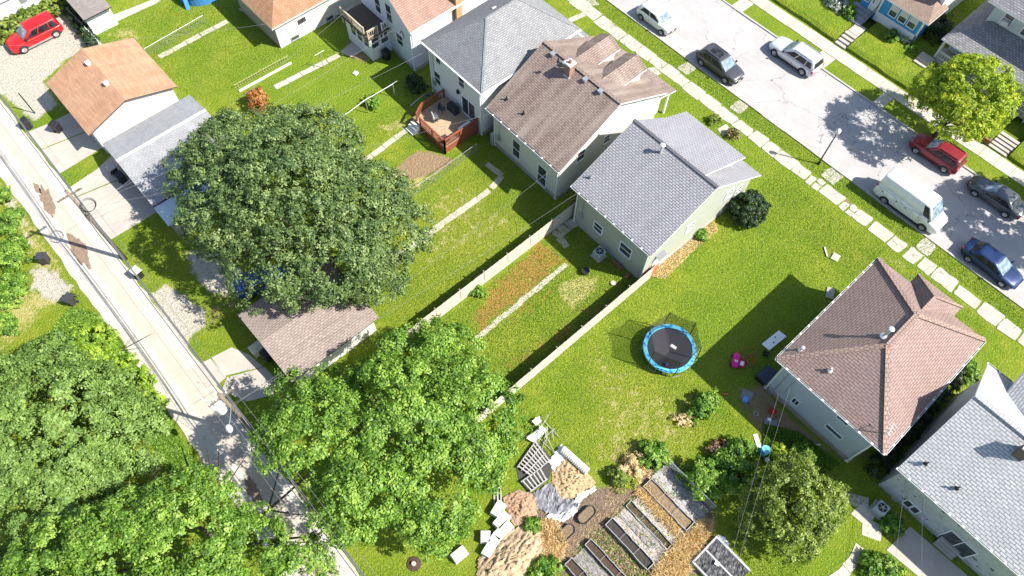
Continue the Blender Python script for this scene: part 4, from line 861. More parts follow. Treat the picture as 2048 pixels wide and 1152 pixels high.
    for sy in (-1, 1):
        h = f(hw,.985)*W/2
        b = MB(); b.add([(L/2-.30,sy*(h+.03),zf-.16),(L/2-.30,sy*(h+.02),zf-.03),(L/2-.03,sy*(h-.13),zf-.12),(L/2-.01,sy*(h-.16),zf-.22),(L/2-.02,sy*(h-.48),zf-.14),(L/2-.0,sy*(h-.46),zf-.23),(L/2-.18,sy*(h-.40),zf-.015)], [(0,1,2,3),(3,2,4,5),(1,6,4,2)]); b.build('headlight', HL, t, fixn=False)
        h = f(hw,.02)*W/2
        b = MB(); b.box(-L/2-.005, sy*(h-.02)-.14*(sy > 0), zr_-.30, -L/2+.16, sy*(h-.02)+.14*(sy < 0)+sy*.03, zr_-.05); b.build('tail_light', TL, t)
        mx = xb1-.25; b = MB(); b.box(mx-.06, sy*(wb+.02), belt+.03, mx+.08, sy*(wb+.22), belt+.19, taper=.015); b.build('mirror', P if not clad else DARK, t)
    b = MB(); b.box(L/2-.02,-.45,zf-.34,L/2+.012,.45,zf-.2); b.box(L/2-.02,-.55,low+.1,L/2+.012,.55,low+.2); b.build('grille', DARK, t)
    b = MB(); b.box(L/2-.02,-.16,low+.24,L/2+.022,.16,low+.34); b.box(-L/2-.02,-.16,zr_-.42,-L/2+.02,.16,zr_-.30); b.build('number_plate', OFFW, t)
    if rails:
        for sy in (-1,1): b = MB(); b.bar((xr0+.25,sy*(wt-.08),zt+.03),(xr1-.2,sy*(wt-.08),zt+.03), .045); b.build('roof_rail', BLACKM if rails == 'dark' else STEEL, t)
    if sunroof: b = MB(); b.box(xr0+.55,-wt+.3,zt-.01,xr1-.35,wt-.3,zt+.006); b.build('sunroof', CGLASS, t)
    if clad:
        for sy in (-1,1): MB().box(-L*.30, sy*(W/2-.015)-.01, low+.05, L*.30, sy*(W/2-.015)+.025, low+.2).build('sill_cladding', STEEL if clad == 'silver' else DARK, t)
    # door gaps
    b = MB()
    for u in [(s_[0]+s_[1])/2 if False else s_[1]+.012 for s_ in sides][:-1] + [sides[0][0]] if sides else []:
        X = xb0+(xb1-xb0)*u
        for sy in (-1,1): b.box(X-.008, sy*(W/2+.001)-.004, low+.25, X+.008, sy*(W/2+.001)+.004, belt-.12)
    if b.v: b.build('door_gap', DARK, t)
    b = MB(); b.tube([(xb1+.02,-.5,belt+.06),(xb1-.1,.1,belt+.12)], .012, 4); b.tube([(xb1+.02,.1,belt+.06),(xb1-.1,.6,belt+.12)], .012, 4); b.build('wiper', DARK, t)
    return t
SUV = dict(top=[(0,.75),(.01,1.02),(.3,1.06),(.68,1.05),(.72,1.06),(.85,1.0),(.96,.9),(.99,.78),(1,.62)], hw=[(0,.86),(.03,.93),(.15,.99),(.5,1),(.8,.99),(.93,.92),(.98,.80),(1,.66)])
SED = dict(top=[(0,.62),(.01,.88),(.06,.96),(.2,.97),(.3,.93),(.66,.92),(.8,.86),(.94,.74),(.985,.62),(1,.5)], hw=[(0,.72),(.03,.84),(.12,.95),(.3,1),(.75,1),(.9,.93),(.97,.80),(1,.62)])
S4 = ((.06,.26,.10,.27),(.29,.60,.295,.60),(.63,.93,.63,.84)); S3 = ((.10,.50,.2,.50),(.53,.93,.53,.82))
vehicle('hatchback_car', 'small white car parked at the near kerb, uppermost in the photo', 'car', 48.98, 32.15, rad(-91), 4.15, 1.78, SUV['top'], SUV['hw'], (.03,.79,.10,.60), 1.0, 1.55, paint('white_paint', (.78,.79,.80)), (-1.3,1.38), .33, sides=S3)
vehicle('crossover_car', 'dark grey crossover with panoramic roof parked at the near kerb', 'car', 48.88, 24.1, rad(-91), 4.7, 1.86, SUV['top'], SUV['hw'], (.02,.74,.10,.55), 1.05, 1.66, paint('charcoal_paint', (.085,.085,.09), metal=.5), (-1.5,1.42), .36, sides=S3, rails='dark', sunroof=True, clad=True)
vehicle('suv_car', 'silver three-row SUV parked on the far side of the street', 'suv', 55.12, 20.25, rad(90), 5.1, 2.0, SUV['top'], SUV['hw'], (.015,.71,.06,.54), 1.1, 1.78, paint('silver_paint', (.60,.61,.63), metal=.35), (-1.6,1.6), .39, sides=S4, rails=True, clad=True)
vehicle('suv_car', 'dark red compact SUV half shaded under the bright green street tree', 'suv', 55.2, 4.95, rad(91.5), 4.6, 1.82, SUV['top'], SUV['hw'], (.03,.71,.07,.53), 1.05, 1.72, paint('dark_red_paint', (.20,.010,.02)), (-1.36,1.38), .36, sides=S4, rails='dark', clad=True)
vehicle('sedan_car', 'dark grey sedan in tree shade at the far kerb', 'car', 55.05, -1.0, rad(90), 4.85, 1.82, SED['top'], SED['hw'], (.13,.73,.27,.53), .92, 1.43, paint('graphite_paint', (.10,.105,.11), metal=.5), (-1.42,1.42), .33, sides=S3)
vehicle('sedan_car', 'dark blue sedan parked at the near kerb behind the white van', 'car', 48.88, -4.25, rad(-91), 4.9, 1.83, SED['top'], SED['hw'], (.10,.74,.24,.54), .92, 1.45, paint('deep_blue_paint', (.008,.028,.11), metal=.35), (-1.5,1.5), .33, sides=S3)
vehicle('suv_car', 'bright red SUV parked on the gravel in the upper left corner', 'suv', 3.2, 68.9, rad(-180), 4.95, 1.92, SUV['top'], SUV['hw'], (.015,.72,.05,.56), 1.1, 1.80, paint('bright_red_paint', (.50,.006,.010)), (-1.6,1.5), .38, sides=S4, clad='silver', group=None, rails=False)
vehicle('hatchback_car', 'blue car hidden under the big maple beside the gravel', 'car', 4.7, 32.7, rad(-20), 4.2, 1.8, SUV['top'], SUV['hw'], (.03,.77,.10,.6), 1.0, 1.5, paint('mid_blue_paint', (.02,.08,.28), metal=.3), (-1.3,1.38), .33, sides=S3, group=None)
# white panel van: tall body, short nose
VW = MATS['white_paint']
van = vehicle('panel_van', 'white high-roof van parked at the near kerb', 'van', 48.76, 3.35, rad(-89.5), 6.0, 2.06, [(0,1.2),(.01,1.5),(.7,1.5),(.78,1.45),(.86,1.22),(.96,1.05),(.99,.9),(1,.7)], [(0,.94),(.03,.99),(.5,1),(.85,.98),(.95,.90),(1,.74)], (.004,.865,.012,.735), 1.35, 2.55, VW, (-1.78,1.86), .36, sides=((.84,.965,.86,.955),), rear_glass=False, clad=True)
for sy in (-1, 1):
    for u0, u1 in ((-2.7,-2.28),(-1.3,-.35),(-.3,.55)): MB().box(u0, sy*1.025, .62, u1, sy*1.045, 1.3).build('locker_panel', plain('off_white_panel', (.70,.71,.72), .4) if 'off_white_panel' not in MATS else MATS['off_white_panel'], van)
    b = MB()
    for u0 in (-2.35,-1.0,-.15): b.box(u0, sy*1.045, 1.05, u0+.12, sy*1.06, 1.15)
    b.build('latch', DARK, van)
    b = MB(); b.box(-2.8, sy*1.0, 1.36, 1.15, sy*1.012, 1.40); b.box(1.14, sy*1.02, .5, 1.17, sy*1.036, 1.9); b.build('body_line', plain('grey_line', (.25,.26,.27), .6) if 'grey_line' not in MATS else MATS['grey_line'], van)
# ------------------------------------------------------------------ trees
def crown_mesh(name, blobs, nleaf, size, mat, parent=None, lobe=.9, cl=.28, seed=1, origin=(0,0,0), shell=.78, zmin=-.35, up=.35, under=.12, sub=.5, jit=.10, flat=1.0):
    """blobs: [(cx,cy,cz,rx,ry,rz)]. Leaves sit in small sprays on lobes on the blob surfaces, leaves inside another blob are dropped"""
    rs = np.random.RandomState(seed); st = np.random.get_state(); np.random.seed(seed)
    area_ = np.array([((rx*ry)+(rx*rz)+(ry*rz)) for *_, rx, ry, rz in blobs]); share = area_/area_.sum()
    PP, NN, RR = [], [], []
    for bi, (cx, cy, cz, rx, ry, rz) in enumerate(blobs):
        c = np.array([cx,cy,cz]); rv = np.array([rx,ry,rz]); n = int(nleaf*share[bi])
        nl = max(8, int(5.2*((rx*ry+rx*rz+ry*rz)/3)/(lobe**2)))
        d = sph(nl*3); d = d[d[:,2] > zmin][:nl]; nl = len(d)
        lc = c + d*rv*(shell+.2*np.random.rand(nl,1)); lr = lobe*(.65+.7*np.random.rand(nl))
        ncl = max(1, int(2.6*(lobe/cl)**2*sub))
        li = np.repeat(np.arange(nl), ncl); m = len(li)
        sd_ = unit(sph(m)+unit(d[li]*rv)*.9+np.array([0,0,up]))
        sc = lc[li]+sd_*lr[li][:,None]*np.array([1,1,flat])*(.8+.3*np.random.rand(m,1))
        k = max(1, int(n/m)); ci = np.repeat(np.arange(m), k)
        off = sph(len(ci))*(np.random.rand(len(ci),1)**.5)*cl*np.array([1.15,1.15,.7])
        p = sc[ci]+off; nn = unit(sd_[ci]*.8+unit(off)*.5+np.array([0,0,.35])+np.random.normal(size=(len(ci),3))*.45)
        rr = np.clip(.5+.22*np.random.normal(size=m)[ci]+.16*np.random.normal(size=len(ci))+.12*np.random.normal(size=nl)[li][ci], 0, 1)
        PP.append(p); NN.append(nn); RR.append(rr)
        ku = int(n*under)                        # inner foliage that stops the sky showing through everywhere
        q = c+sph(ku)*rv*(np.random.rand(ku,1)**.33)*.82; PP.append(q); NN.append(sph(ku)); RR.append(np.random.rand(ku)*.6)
    Pp = np.concatenate(PP); Nn = np.concatenate(NN); Rr = np.concatenate(RR); keep = Pp[:,2] > .15
    for (cx, cy, cz, rx, ry, rz) in blobs:
        keep &= ~((((Pp-np.array([cx,cy,cz]))/np.array([rx,ry,rz]))**2).sum(1) < .42)
    Pp, Nn, Rr = Pp[keep], Nn[keep], Rr[keep]
    o = foliage_mesh(name, Pp, Nn, size, Rr, mat, parent, origin=origin); np.random.set_state(st); return o
BARK = plain('tree_bark', (.10,.075,.055), .95, sc=5, var=.3, bmp=.04)
def trunk_mesh(par, base, topz, r, spread, nl=7, seed=0, mat=None):
    r_ = random.Random(seed); b = MB(); x, y, z = base; fork = z+(topz-z)*.35
    b.tube([(x,y,z-.1),(x+.05,y,z+.5),(x+.1,y+.05,fork)], [r*1.35,r,r*.8], 10)
    for k in range(nl):
        a = 2*math.pi*k/nl+r_.uniform(-.3,.3); q = spread*r_.uniform(.6,.95); h = fork+(topz-fork)*r_.uniform(.55,.95)
        m_ = (x+q*.45*math.cos(a), y+q*.45*math.sin(a), fork+(h-fork)*.55); e = (x+q*math.cos(a), y+q*math.sin(a), h)
        b.tube([(x+.1,y+.05,fork-.2), m_, e], [r*.5, r*.3, r*.08], 7)
        for j in range(3):
            a2 = a+r_.uniform(-.9,.9); q2 = spread*.35; b.tube([m_, (m_[0]+q2*math.cos(a2), m_[1]+q2*math.sin(a2), m_[2]+(topz-fork)*.3)], [r*.2, r*.04], 5)
    return b.build('trunk', mat or BARK, par, smooth=True)
L_MAPLE = leafmat('maple_leaf', (.034,.068,.018), (.088,.145,.038), (.205,.27,.085), .18)
L_BRIGHT = leafmat('bright_leaf', (.05,.115,.012), (.135,.26,.028), (.30,.42,.075), .3)
L_IVY = leafmat('vine_leaf', (.065,.125,.020), (.14,.235,.045), (.24,.34,.085), .22)
L_LIME = leafmat('lime_leaf', (.10,.18,.008), (.25,.34,.016), (.44,.48,.035), .34)
L_OLIVE = leafmat('olive_leaf', (.05,.09,.010), (.13,.19,.022), (.30,.36,.07), .26)
L_BUSH = leafmat('bush_leaf', (.04,.11,.008), (.11,.23,.018), (.26,.38,.06), .28)
L_DARK = leafmat('dark_evergreen', (.008,.022,.006), (.018,.045,.012), (.04,.08,.02), .1)
L_STRAW = leafmat('dry_stalk', (.34,.23,.10), (.62,.48,.25), (.85,.74,.48), .35)
L_RUST = leafmat('rust_leaf', (.22,.07,.02), (.33,.13,.03), (.45,.25,.08), .2)
def tree(label, base, blobs, nleaf, size, mat, trunk_r=.3, cat='tree', name='tree', seed=1, group=None, nl=7, fit=None, **k):
    if fit:                                  # (scale, about x, about y, shift x, shift y)
        s_, ax, ay, dx, dy = fit; blobs = [(ax+(b_[0]-ax)*s_+dx, ay+(b_[1]-ay)*s_+dy, b_[2], b_[3]*s_, b_[4]*s_, b_[5]*s_) for b_ in blobs]
    t = thing(name, label, cat, base, group=group)
    topz = max(b_[2]+b_[5]*.3 for b_ in blobs); sp = max(math.hypot(b_[0]-base[0], b_[1]-base[1])+b_[3]*.5 for b_ in blobs)
    trunk_mesh(t, base, topz*.62, trunk_r, sp*.8, seed=seed, nl=nl)
    crown_mesh('crown', blobs, nleaf, size, mat, t, seed=seed, origin=base, **k)
    return t
tree('huge dark green maple spreading over the garages and lawns left of centre', (9.4,32.5,0),
     [(9.6,32.0,7.2,6.6,7.2,4.6),(4.6,35.0,6.6,3.6,3.9,3.4),(8.5,39.6,6.2,4.4,4.2,3.6),(14.4,36.6,5.6,3.4,4.6,3.2),(13.6,29.0,5.8,4.2,4.4,3.4),(9.0,26.2,6.0,4.0,3.8,3.2),(4.7,29.0,5.6,3.4,3.8,3.0),(13.0,41.2,4.2,3.0,2.8,2.4),(5.0,41.5,5.0,2.6,2.8,2.5),(14.0,25.6,5.0,3.2,3.0,2.6),(10.6,23.8,4.6,2.6,2.4,2.2),(9.5,33.5,9.0,3.6,3.8,2.6)],
     175000, .088, L_MAPLE, .45, lobe=.85, cl=.25, under=.2, sub=.45, seed=3, fit=(.84,9.3,33.5,.05,.15))
tree('wide light green tree with layered boughs in the lower middle', (5.6,15.5,0),
     [(4.6,14.6,6.2,5.0,4.6,3.8),(.6,17.6,6.9,3.0,3.4,2.2),(.8,12.6,6.4,3.2,3.0,2.2),(8.4,17.4,5.0,3.6,3.0,3.0),(11.4,17.3,3.8,2.4,2.4,2.2),(9.0,12.6,5.0,3.8,3.6,3.0),(8.4,10.5,4.2,2.3,2.1,2.3),(4.5,10.6,5.2,3.3,3.2,2.8),(1.8,20.6,5.4,2.0,2.2,1.8),(3.4,8.6,3.2,2.0,1.6,1.6)],
     130000, .092, L_BRIGHT, .42, lobe=1.0, cl=.30, sub=.45, seed=5, flat=.55, zmin=-.25, fit=(.9,4.6,15,-.35,.1))
tree('vine-covered dark thicket tree filling the left edge beside the alley', (-11.8,30.5,0),
     [(-11.8,30.6,2.6,4.6,5.4,2.9),(-10.4,35.4,1.6,2.4,2.6,1.8),(-9.6,27.8,2.2,3.0,3.6,2.1),(-14.8,33.5,2.6,4.0,5.0,2.4),(-14.2,26.6,2.6,4.0,4.0,2.2),(-17.5,37.5,2.2,3.5,4.0,2.0)],
     150000, .088, L_IVY, .3, lobe=.6, cl=.22, seed=7, nl=4, shell=.9, zmin=.0, flat=.6, under=.2, sub=.7)
tree('bright leafy vine bush at the alley side of the dark thicket', (-8.3,35.0,0), [(-8.2,35.4,1.0,2.1,2.6,1.5),(-7.2,32.2,.8,1.3,2.4,1.1),(-7.2,29.4,.7,1.0,1.8,.9),(-9.4,37.0,.9,1.6,1.3,1.2)], 26000, .11, leafmat('sunlit_vine', (.06,.13,.01), (.17,.29,.02), (.34,.45,.05), .3), .12, cat='shrub', name='vine_bush', nl=3, lobe=.5, cl=.2, seed=8, under=.2)
tree('broad fine-leaved tree along the bottom left edge', (-7.6,17.2,0),
     [(-7.9,18.2,6.2,3.4,3.4,2.7),(-6.0,14.9,5.4,2.1,2.5,2.2),(-11.2,20.0,6.0,3.6,3.2,2.6),(-14.6,22.0,5.4,3.0,2.6,2.2),(-10.0,14.8,5.6,4.0,3.8,2.6),(-14.5,17.5,5.4,4.0,4.0,2.6),(-4.6,12.4,4.6,2.0,2.0,2.0),(-18,21,5,3,3,2.2)],
     120000, .088, L_BRIGHT, .35, lobe=.85, cl=.25, sub=.45, seed=9, flat=.7, zmin=-.2, fit=(.95,-9,17,-.3,-.5))
tree('vivid yellow-green street tree above the dark red SUV', (57.4,6.2,0),
     [(57.2,6.2,5.4,3.2,2.9,2.6),(55.2,5.2,5.0,2.0,1.9,1.7),(58.8,4.6,5.0,1.9,1.6,1.7),(56.4,8.2,4.8,2.0,1.5,1.6),(59.3,7.2,5.0,1.6,1.5,1.5)],
     46000, .088, L_LIME, .2, lobe=.75, cl=.24, seed=11, flat=.8, sub=.45)
tree('rounded olive-green tree beside the vegetable garden', (21.2,-5.2,0),
     [(20.9,-5.0,2.8,2.6,2.4,2.1),(19.4,-4.0,2.3,1.6,1.5,1.5),(22.4,-4.0,2.4,1.5,1.3,1.5),(19.6,-6.4,2.2,1.5,1.3,1.4),(22.5,-6.4,2.2,1.4,1.1,1.4)],
     42000, .075, L_OLIVE, .16, lobe=.5, cl=.2, seed=13)
tree('street tree cut by the right edge near the dark grey sedan', (58.4,-8.2,0), [(57.6,-8.2,7.4,4.2,3.6,2.8),(55.2,-7.6,7.0,2.4,3.0,2.0)], 22000, .15, L_BRIGHT, .25, lobe=.9, cl=.3, seed=14)
tree('dark yew shrub clipped round beside the violet-grey roofed house', (38.0,12.0,0), [(38.0,12.0,.95,1.45,1.35,1.25)], 16000, .07, L_DARK, .08, cat='shrub', name='round_shrub', lobe=.3, cl=.14, seed=15, zmin=-.5)
def shrub(label, x, y, r, h, mat=L_BUSH, n=2600, size=.09, seed=0, name='shrub', group=None, cat='shrub', **k):
    t = thing(name, label, cat, (x, y, 0), group=group); r_ = random.Random(seed)
    b = MB()
    for j in range(5):
        a = 2*math.pi*j/5+r_.random(); b.tube([(x,y,-.05),(x+r*.3*math.cos(a),y+r*.3*math.sin(a),h*.45),(x+r*.65*math.cos(a),y+r*.65*math.sin(a),h*.8)], [.035,.025,.01], 5)
    b.build('stem', BARK, t)
    bl = [(x, y, h*.5, r*.6, r*.6, h*.5)]
    for _ in range(6): a = r_.uniform(0,6.28); q = r*r_.uniform(.45,.85); s_ = r_.uniform(.22,.45); bl.append((x+q*math.cos(a), y+q*math.sin(a), h*r_.uniform(.25,.6), r*s_, r*s_, h*s_*.9))
    kk = dict(lobe=max(.18, r*.30), cl=max(.12, r*.2), sub=.35); kk.update(k)
    crown_mesh('foliage', bl, n, size, mat, t, seed=seed+50, origin=(x,y,0), **kk); return t
def at(t, x, y, z=0): return G(t, x, y, z)[:2]
def sh(label, t, x, y, r, h, z=None, **k): p = at(t, x, y, h*.6 if z is None else z); return shrub(label, p[0], p[1], r, h, **k)
sh('leafy pale green bush standing in the lawn by the trampoline shade edge', 'U5', 660, 720, 1.05, 1.3, n=5000, seed=1, mat=L_BUSH)
sh('small tan dried bush beside the leafy bush in the lawn', 'U5', 540, 800, .55, .5, n=900, seed=2, mat=L_STRAW, size=.06)
sh('green bush at the upper corner of the wire trellis', 'V3', 1330, 380, .95, 1.1, n=4200, seed=3)
sh('tan seeded bush left of the green trellis bush', 'V3', 1210, 440, .9, .8, n=3000, seed=4, mat=L_STRAW, size=.06)
sh('low weedy clump between the lawn and the garden tubs', 'V3', 1110, 510, .7, .9, n=2200, seed=5, mat=L_OLIVE)
sh('tall green bush right of the wire trellis', 'V2', 420, 480, 1.35, 1.6, n=7000, seed=6)
sh('bright green bush next to the brown brush heap', 'V2', 640, 340, 1.0, 1.3, n=4500, seed=7)
sh('dark shaded bush between trellis and olive-green tree', 'V2', 660, 480, 1.5, 1.3, n=7000, seed=8)
sh('yellow-green small bush beside the blue barrel', 'V2', 915, 340, .55, .8, n=1800, seed=9, mat=L_LIME, size=.06)
sh('dark green bush behind the pale blue-grey house', 'V2', 1070, 350, .7, .8, n=2200, seed=10)
sh('brown brush heap beside the lawn corner', 'V2', 520, 320, .8, .6, n=1500, seed=12, mat=leafmat('brown_twig', (.12,.06,.03), (.22,.12,.07), (.36,.24,.15), .1), size=.1, name='brush_heap')
sh('leafy green weed leaning on the long wooden fence', 'U3', 620, 578, .5, .6, n=1200, seed=13)
sh('green shrub against the sunlit side wall of the sage house', 'U4', 985, 540, .55, .7, n=1500, seed=14)
sh('spiky brown-green shrub on the grass near the sidewalk', 'T4', 540, 690, .5, .5, n=900, seed=15, mat=L_OLIVE)
sh('dull red-green shrub by the walk slab', 'T4', 655, 770, .5, .6, n=1200, seed=16, mat=leafmat('red_green_leaf', (.09,.06,.02), (.13,.12,.03), (.22,.2,.07), .2))
sh('small green plant in the lawn by the fence line under the wires', 'U2', 305, 185, .65, .9, n=2000, seed=17)
sh('dark bush at the corner of the two-storey white house', 'T2', 1010, 470, .8, 1.0, n=2500, seed=18, mat=L_DARK)
sh('small green bush between the two left garages', 'T1', 587, 785, .45, .8, n=1100, seed=19)
sh('orange-red shrub at the top edge of the big maple', 'T2', 105, 560, .95, 2.2, n=2600, seed=20, mat=L_RUST, size=.08)
sh('dark plants before the porch of the bright blue house', 'T5', 500, 270, .7, 1.2, n=2500, seed=21)
sh('white-flowering plants under the porch windows of the blue house', 'T5', 600, 290, .6, 1.0, n=1200, seed=22, mat=leafmat('pale_petals', (.06,.12,.03), (.2,.25,.15), (.7,.7,.68), .1), size=.07)
sh('leafy hosta clump by the corner of the blue house', 'T5', 660, 345, .6, .9, n=1600, seed=23)
sh('dark bush left of the steps of the blue house', 'T5', 200, 90, .8, 1.4, n=2500, seed=24)
sh('white-blossomed bush at the top edge left of the blue house', 'T5', 130, 15, 1.1, 1.4, n=3000, seed=25, mat=MATS['pale_petals'], size=.08)
sh('big dark bush between the blue house and the pale green house', 'T5', 850, 190, 1.4, 1.8, n=4200, seed=26, mat=L_DARK)
sh('dark bush in the gap beside the light grey roof', 'U6', 1190, 640, .8, 1.0, n=2400, seed=27, mat=L_BUSH)
sh('ivy patch beside the patio in the lower right corner', 'V1', 470, 890, .75, .6, n=2400, seed=28)
sh('low green shrub bed at the bottom right edge', 'V1', 430, 1110, 1.2, .6, n=4800, seed=29)
sh('leafy weeds at the bottom edge between the pile and the planters', 'V3', 620, 1110, .8, .7, n=2400, seed=30)
sh('small weed between the earth mound and the tarp', 'V3', 545, 825, .5, .5, n=1000, seed=31)
for i, (x, y, r, lab) in enumerate([(60,250,1.0,'leafy bush at the left edge above the grey bins'),(70,420,1.3,'broad bush at the left edge beside the grey bin'),(60,620,1.4,'bright bush at the left edge below the grey bin'),(30,820,.9,'small bush at the left edge just above the vine thicket'),(0,90,.8,'grassy bush at the left edge by the alley mouth')]):
    sh(lab, 'U1', x, y, r, 1.0, n=int(4200*r), seed=40+i, mat=L_BRIGHT)
hg = thing('hedge', 'leafy hedge along the white garage behind the bright red SUV', 'hedge', (2,71,0)); crown_mesh('foliage', [(x_,71.1,.6,1.0,.55,.8) for x_ in np.arange(-1.5,6.8,1.1)], 12000, .11, L_OLIVE, hg, lobe=.35, cl=.18, seed=60, origin=(2,71,0))
b = MB(); [b.tube([(x_,71.1,-.05),(x_,71.1,.6)], .04, 5) for x_ in np.arange(-1.5,6.8,1.1)]; b.build('stem', BARK, hg)
hg2 = thing('hedge', 'overgrown strip of shrubs between the red-brown roof and the light grey roof', 'hedge', (32,-7.7,0)); crown_mesh('foliage', [(x_,-7.65,.5,.9,.4,.6) for x_ in np.arange(28.5,38.5,1.2)], 9000, .09, L_DARK, hg2, lobe=.3, cl=.15, seed=61, origin=(32,-7.7,0))
hg3 = thing('vine', 'dark vines over the fence by the shed at the gravel edge', 'vine', (7.4,66,0)); crown_mesh('foliage', [(7.2-.12*k,69.5-1.6*k,.5,.45,.9,.6) for k in range(6)], 6000, .09, L_DARK, hg3, lobe=.25, cl=.15, seed=62, origin=(7.4,66,0))
# grass blades and weeds that break up the flat lawn
def tufts(name, n, region, h, mat, seed, aspect=.3, size=.6):
    np.random.seed(seed); poly = np.array(region); lo, hi = poly.min(0), poly.max(0)
    X = np.random.uniform(lo[0], hi[0], n*2); Y = np.random.uniform(lo[1], hi[1], n*2); k = polymask(X, Y, region, .1) > .5
    X, Y = X[k][:n], Y[k][:n]
    P_ = np.stack([X, Y, np.full(len(X), h*.45)], 1); nn = unit(np.random.normal(size=(len(X), 3))*np.array([1,1,.9])+np.array([.15,-.25,.5]))
    o = foliage_mesh(name, P_, nn, h*size, np.clip(.5+.25*np.random.normal(size=len(X)), 0, 1), mat, aspect=aspect)
    return tag(o, kind='stuff')
L_GRASS = leafmat('grass_blade', (.05,.12,.008), (.18,.27,.025), (.40,.45,.10), .3)
tag(tufts('grass', 42000, [(10.5,13.3),(27.2,13.3),(30,13.0),(43.8,13.0),(43.8,2.3),(26.5,2.2),(26.6,-1),(17.8,2.4),(14,5.5),(10,10)], .09, L_GRASS, 1), 'short lawn grass around the trampoline', 'grass')
tag(tufts('grass', 30000, [(9.6,21.7),(26.5,21.7),(26.8,31.2),(16,31.2),(9.6,30)], .08, L_GRASS, 2), 'short lawn grass behind the cream house', 'grass')
tag(tufts('grass', 26000, [(9.0,13.3),(26.4,13.3),(26.4,21.2),(9,21.2)], .10, L_GRASS, 3), 'rough grass between the two long wooden fences', 'grass')
tag(tufts('grass', 30000, [(12,42),(24,36),(25.5,46),(19.3,52.3),(9.9,52.5),(10,60),(8,66),(19,64),(26,40)], .09, L_GRASS, 4), 'lush lawn grass in the upper left gardens', 'grass')
tag(tufts('grass', 16000, [(46.0,-14),(47.45,-14),(47.45,45),(46.0,45)], .10, L_GRASS, 5), 'grass strip between sidewalk and street', 'grass')
tag(tufts('grass', 16000, [(39.8,-7),(44.4,-7),(44.4,42),(41.6,42),(41.6,13),(39.8,13)], .08, L_GRASS, 6), 'front lawn grass by the sidewalk', 'grass')
tag(tufts('grass', 9000, [(15,-8.5),(26,-8.5),(26,-4.5),(17.5,-3.5),(12,-11)], .10, L_GRASS, 7), 'bright lawn grass near the rounded olive-green tree', 'grass')
tag(tufts('dry_stalks', 5200, G2('V2', [(60,1152),(230,940),(420,780),(480,800),(440,900),(360,1080),(250,1180)]), .30, L_STRAW, 8, .07, 1.3), 'dry straw stalks between the raised beds', 'dry stalks')
tag(tufts('dry_stalks', 3400, G2('V3', [(600,790),(680,800),(760,930),(720,1040),(620,1080),(570,900)]), .30, L_STRAW, 9, .07, 1.3), 'dry golden stalks beside the oval tubs', 'dry stalks')
tag(tufts('dry_stalks', 2600, G2('V3', [(1200,600),(1300,560),(1400,700),(1505,850),(1480,900),(1380,790)]), .22, L_STRAW, 10, .08, 1.3), 'dry straw in the garden aisle', 'dry stalks')
tag(tufts('dry_stalks', 2600, [(8.0,2.4),(13.5,2.4),(17.4,4.6),(16,5.6),(12.5,3.2),(8,3.0)], .10, L_STRAW, 20, .1, 1.0), 'scattered straw around the oval tubs', 'dry stalks')
tag(tufts('weeds', 3800, [(8.4,-2),(17.5,-2),(17.5,2.4),(8.4,2.4)], .12, L_BUSH, 21, .5, .6), 'small green weeds dotted among the raised beds', 'weeds')
tag(tufts('dry_stalks', 3600, [(8.4,-2),(17.5,-2),(17.5,2.4),(8.4,2.4)], .12, L_STRAW, 22, .1, 1.1), 'dry straw scattered over the raised beds and aisles', 'dry stalks')
tag(tufts('dry_stalks', 2400, G2('U4', [(700,790),(700,740),(820,640),(950,550),(1060,470),(1080,520),(930,650),(780,800)]), .14, L_STRAW, 23, .15, 1.0), 'bleached dry weeds along the foot of the sage house side wall', 'dry stalks')
tag(tufts('ground_cover', 26000, G2('V5', [(300,300),(420,160),(560,200),(700,340),(820,560),(900,660),(1010,850),(1080,990),(1180,1120),(1000,1150),(700,600),(350,420),(180,480),(120,400)]), .30, L_BRIGHT, 12), 'bright leafy ground cover along the alley edge', 'ground cover')
tag(tufts('ground_cover', 9000, G2('U5', [(1000,830),(1200,880),(1440,1060),(1300,1152),(1000,1060)]), .25, L_BUSH, 13), 'shaded weeds behind the pale blue-grey house', 'ground cover')
# ------------------------------------------------------------------ fences
FENCE = plain('bleached_fence', (.56,.50,.42), .85, sc=5, var=.18); FPOST = plain('fence_post', (.22,.17,.13), .85)
def plank_fence(label, x0, x1, y, h=1.8, seed=0, posts=True, mat=None):
    t = thing('wooden_fence', label, 'fence', (x0, y, 0)); r = random.Random(seed); b = MB(); x = x0
    while x < x1:
        w = .15; j = r.uniform(-.008,.008); b.box(x, y-.012+j, .04, x+w-.008, y+.012+j, h+r.uniform(-.02,.02)); x += w
    b.build('planks', mat or FENCE, t)
    b = MB(); [b.box(x0, y+.014, z, x1, y+.06, z+.09) for z in (.3, h*.55, h-.3)]; b.build('rail', FPOST, t)
    n = max(1, round((x1-x0)/2.45))
    for k in range(n+1): x = x0+(x1-x0)*k/n; MB().box(x-.05, y+.06, 0, x+.05, y+.16, h+.03).build('post', FPOST, t)
    if posts:
        b = MB()
        for k in range(1, n): x = x0+(x1-x0)*k/n; b.box(x-.02, y-.03, h*.35, x+.02, y-.016, h*.9)
        b.build('latch_strip', FPOST, t)
    return t
plank_fence('long bleached wooden fence on the upper side of the reddish yard', 8.0, 27.2, 21.45, seed=1)
plank_fence('brown wooden fence between the cream house and the violet-grey roofed house', 27.3, 31.5, 21.75, seed=2, mat=WOODB, posts=False)
plank_fence('long bleached wooden fence below the reddish yard, above the trampoline', 9.8, 27.6, 13.15, seed=3, posts=False)
gt = thing('gate', 'small orange-brown gate joining the fence to the sage house', 'gate', (27.2,13.3,0))
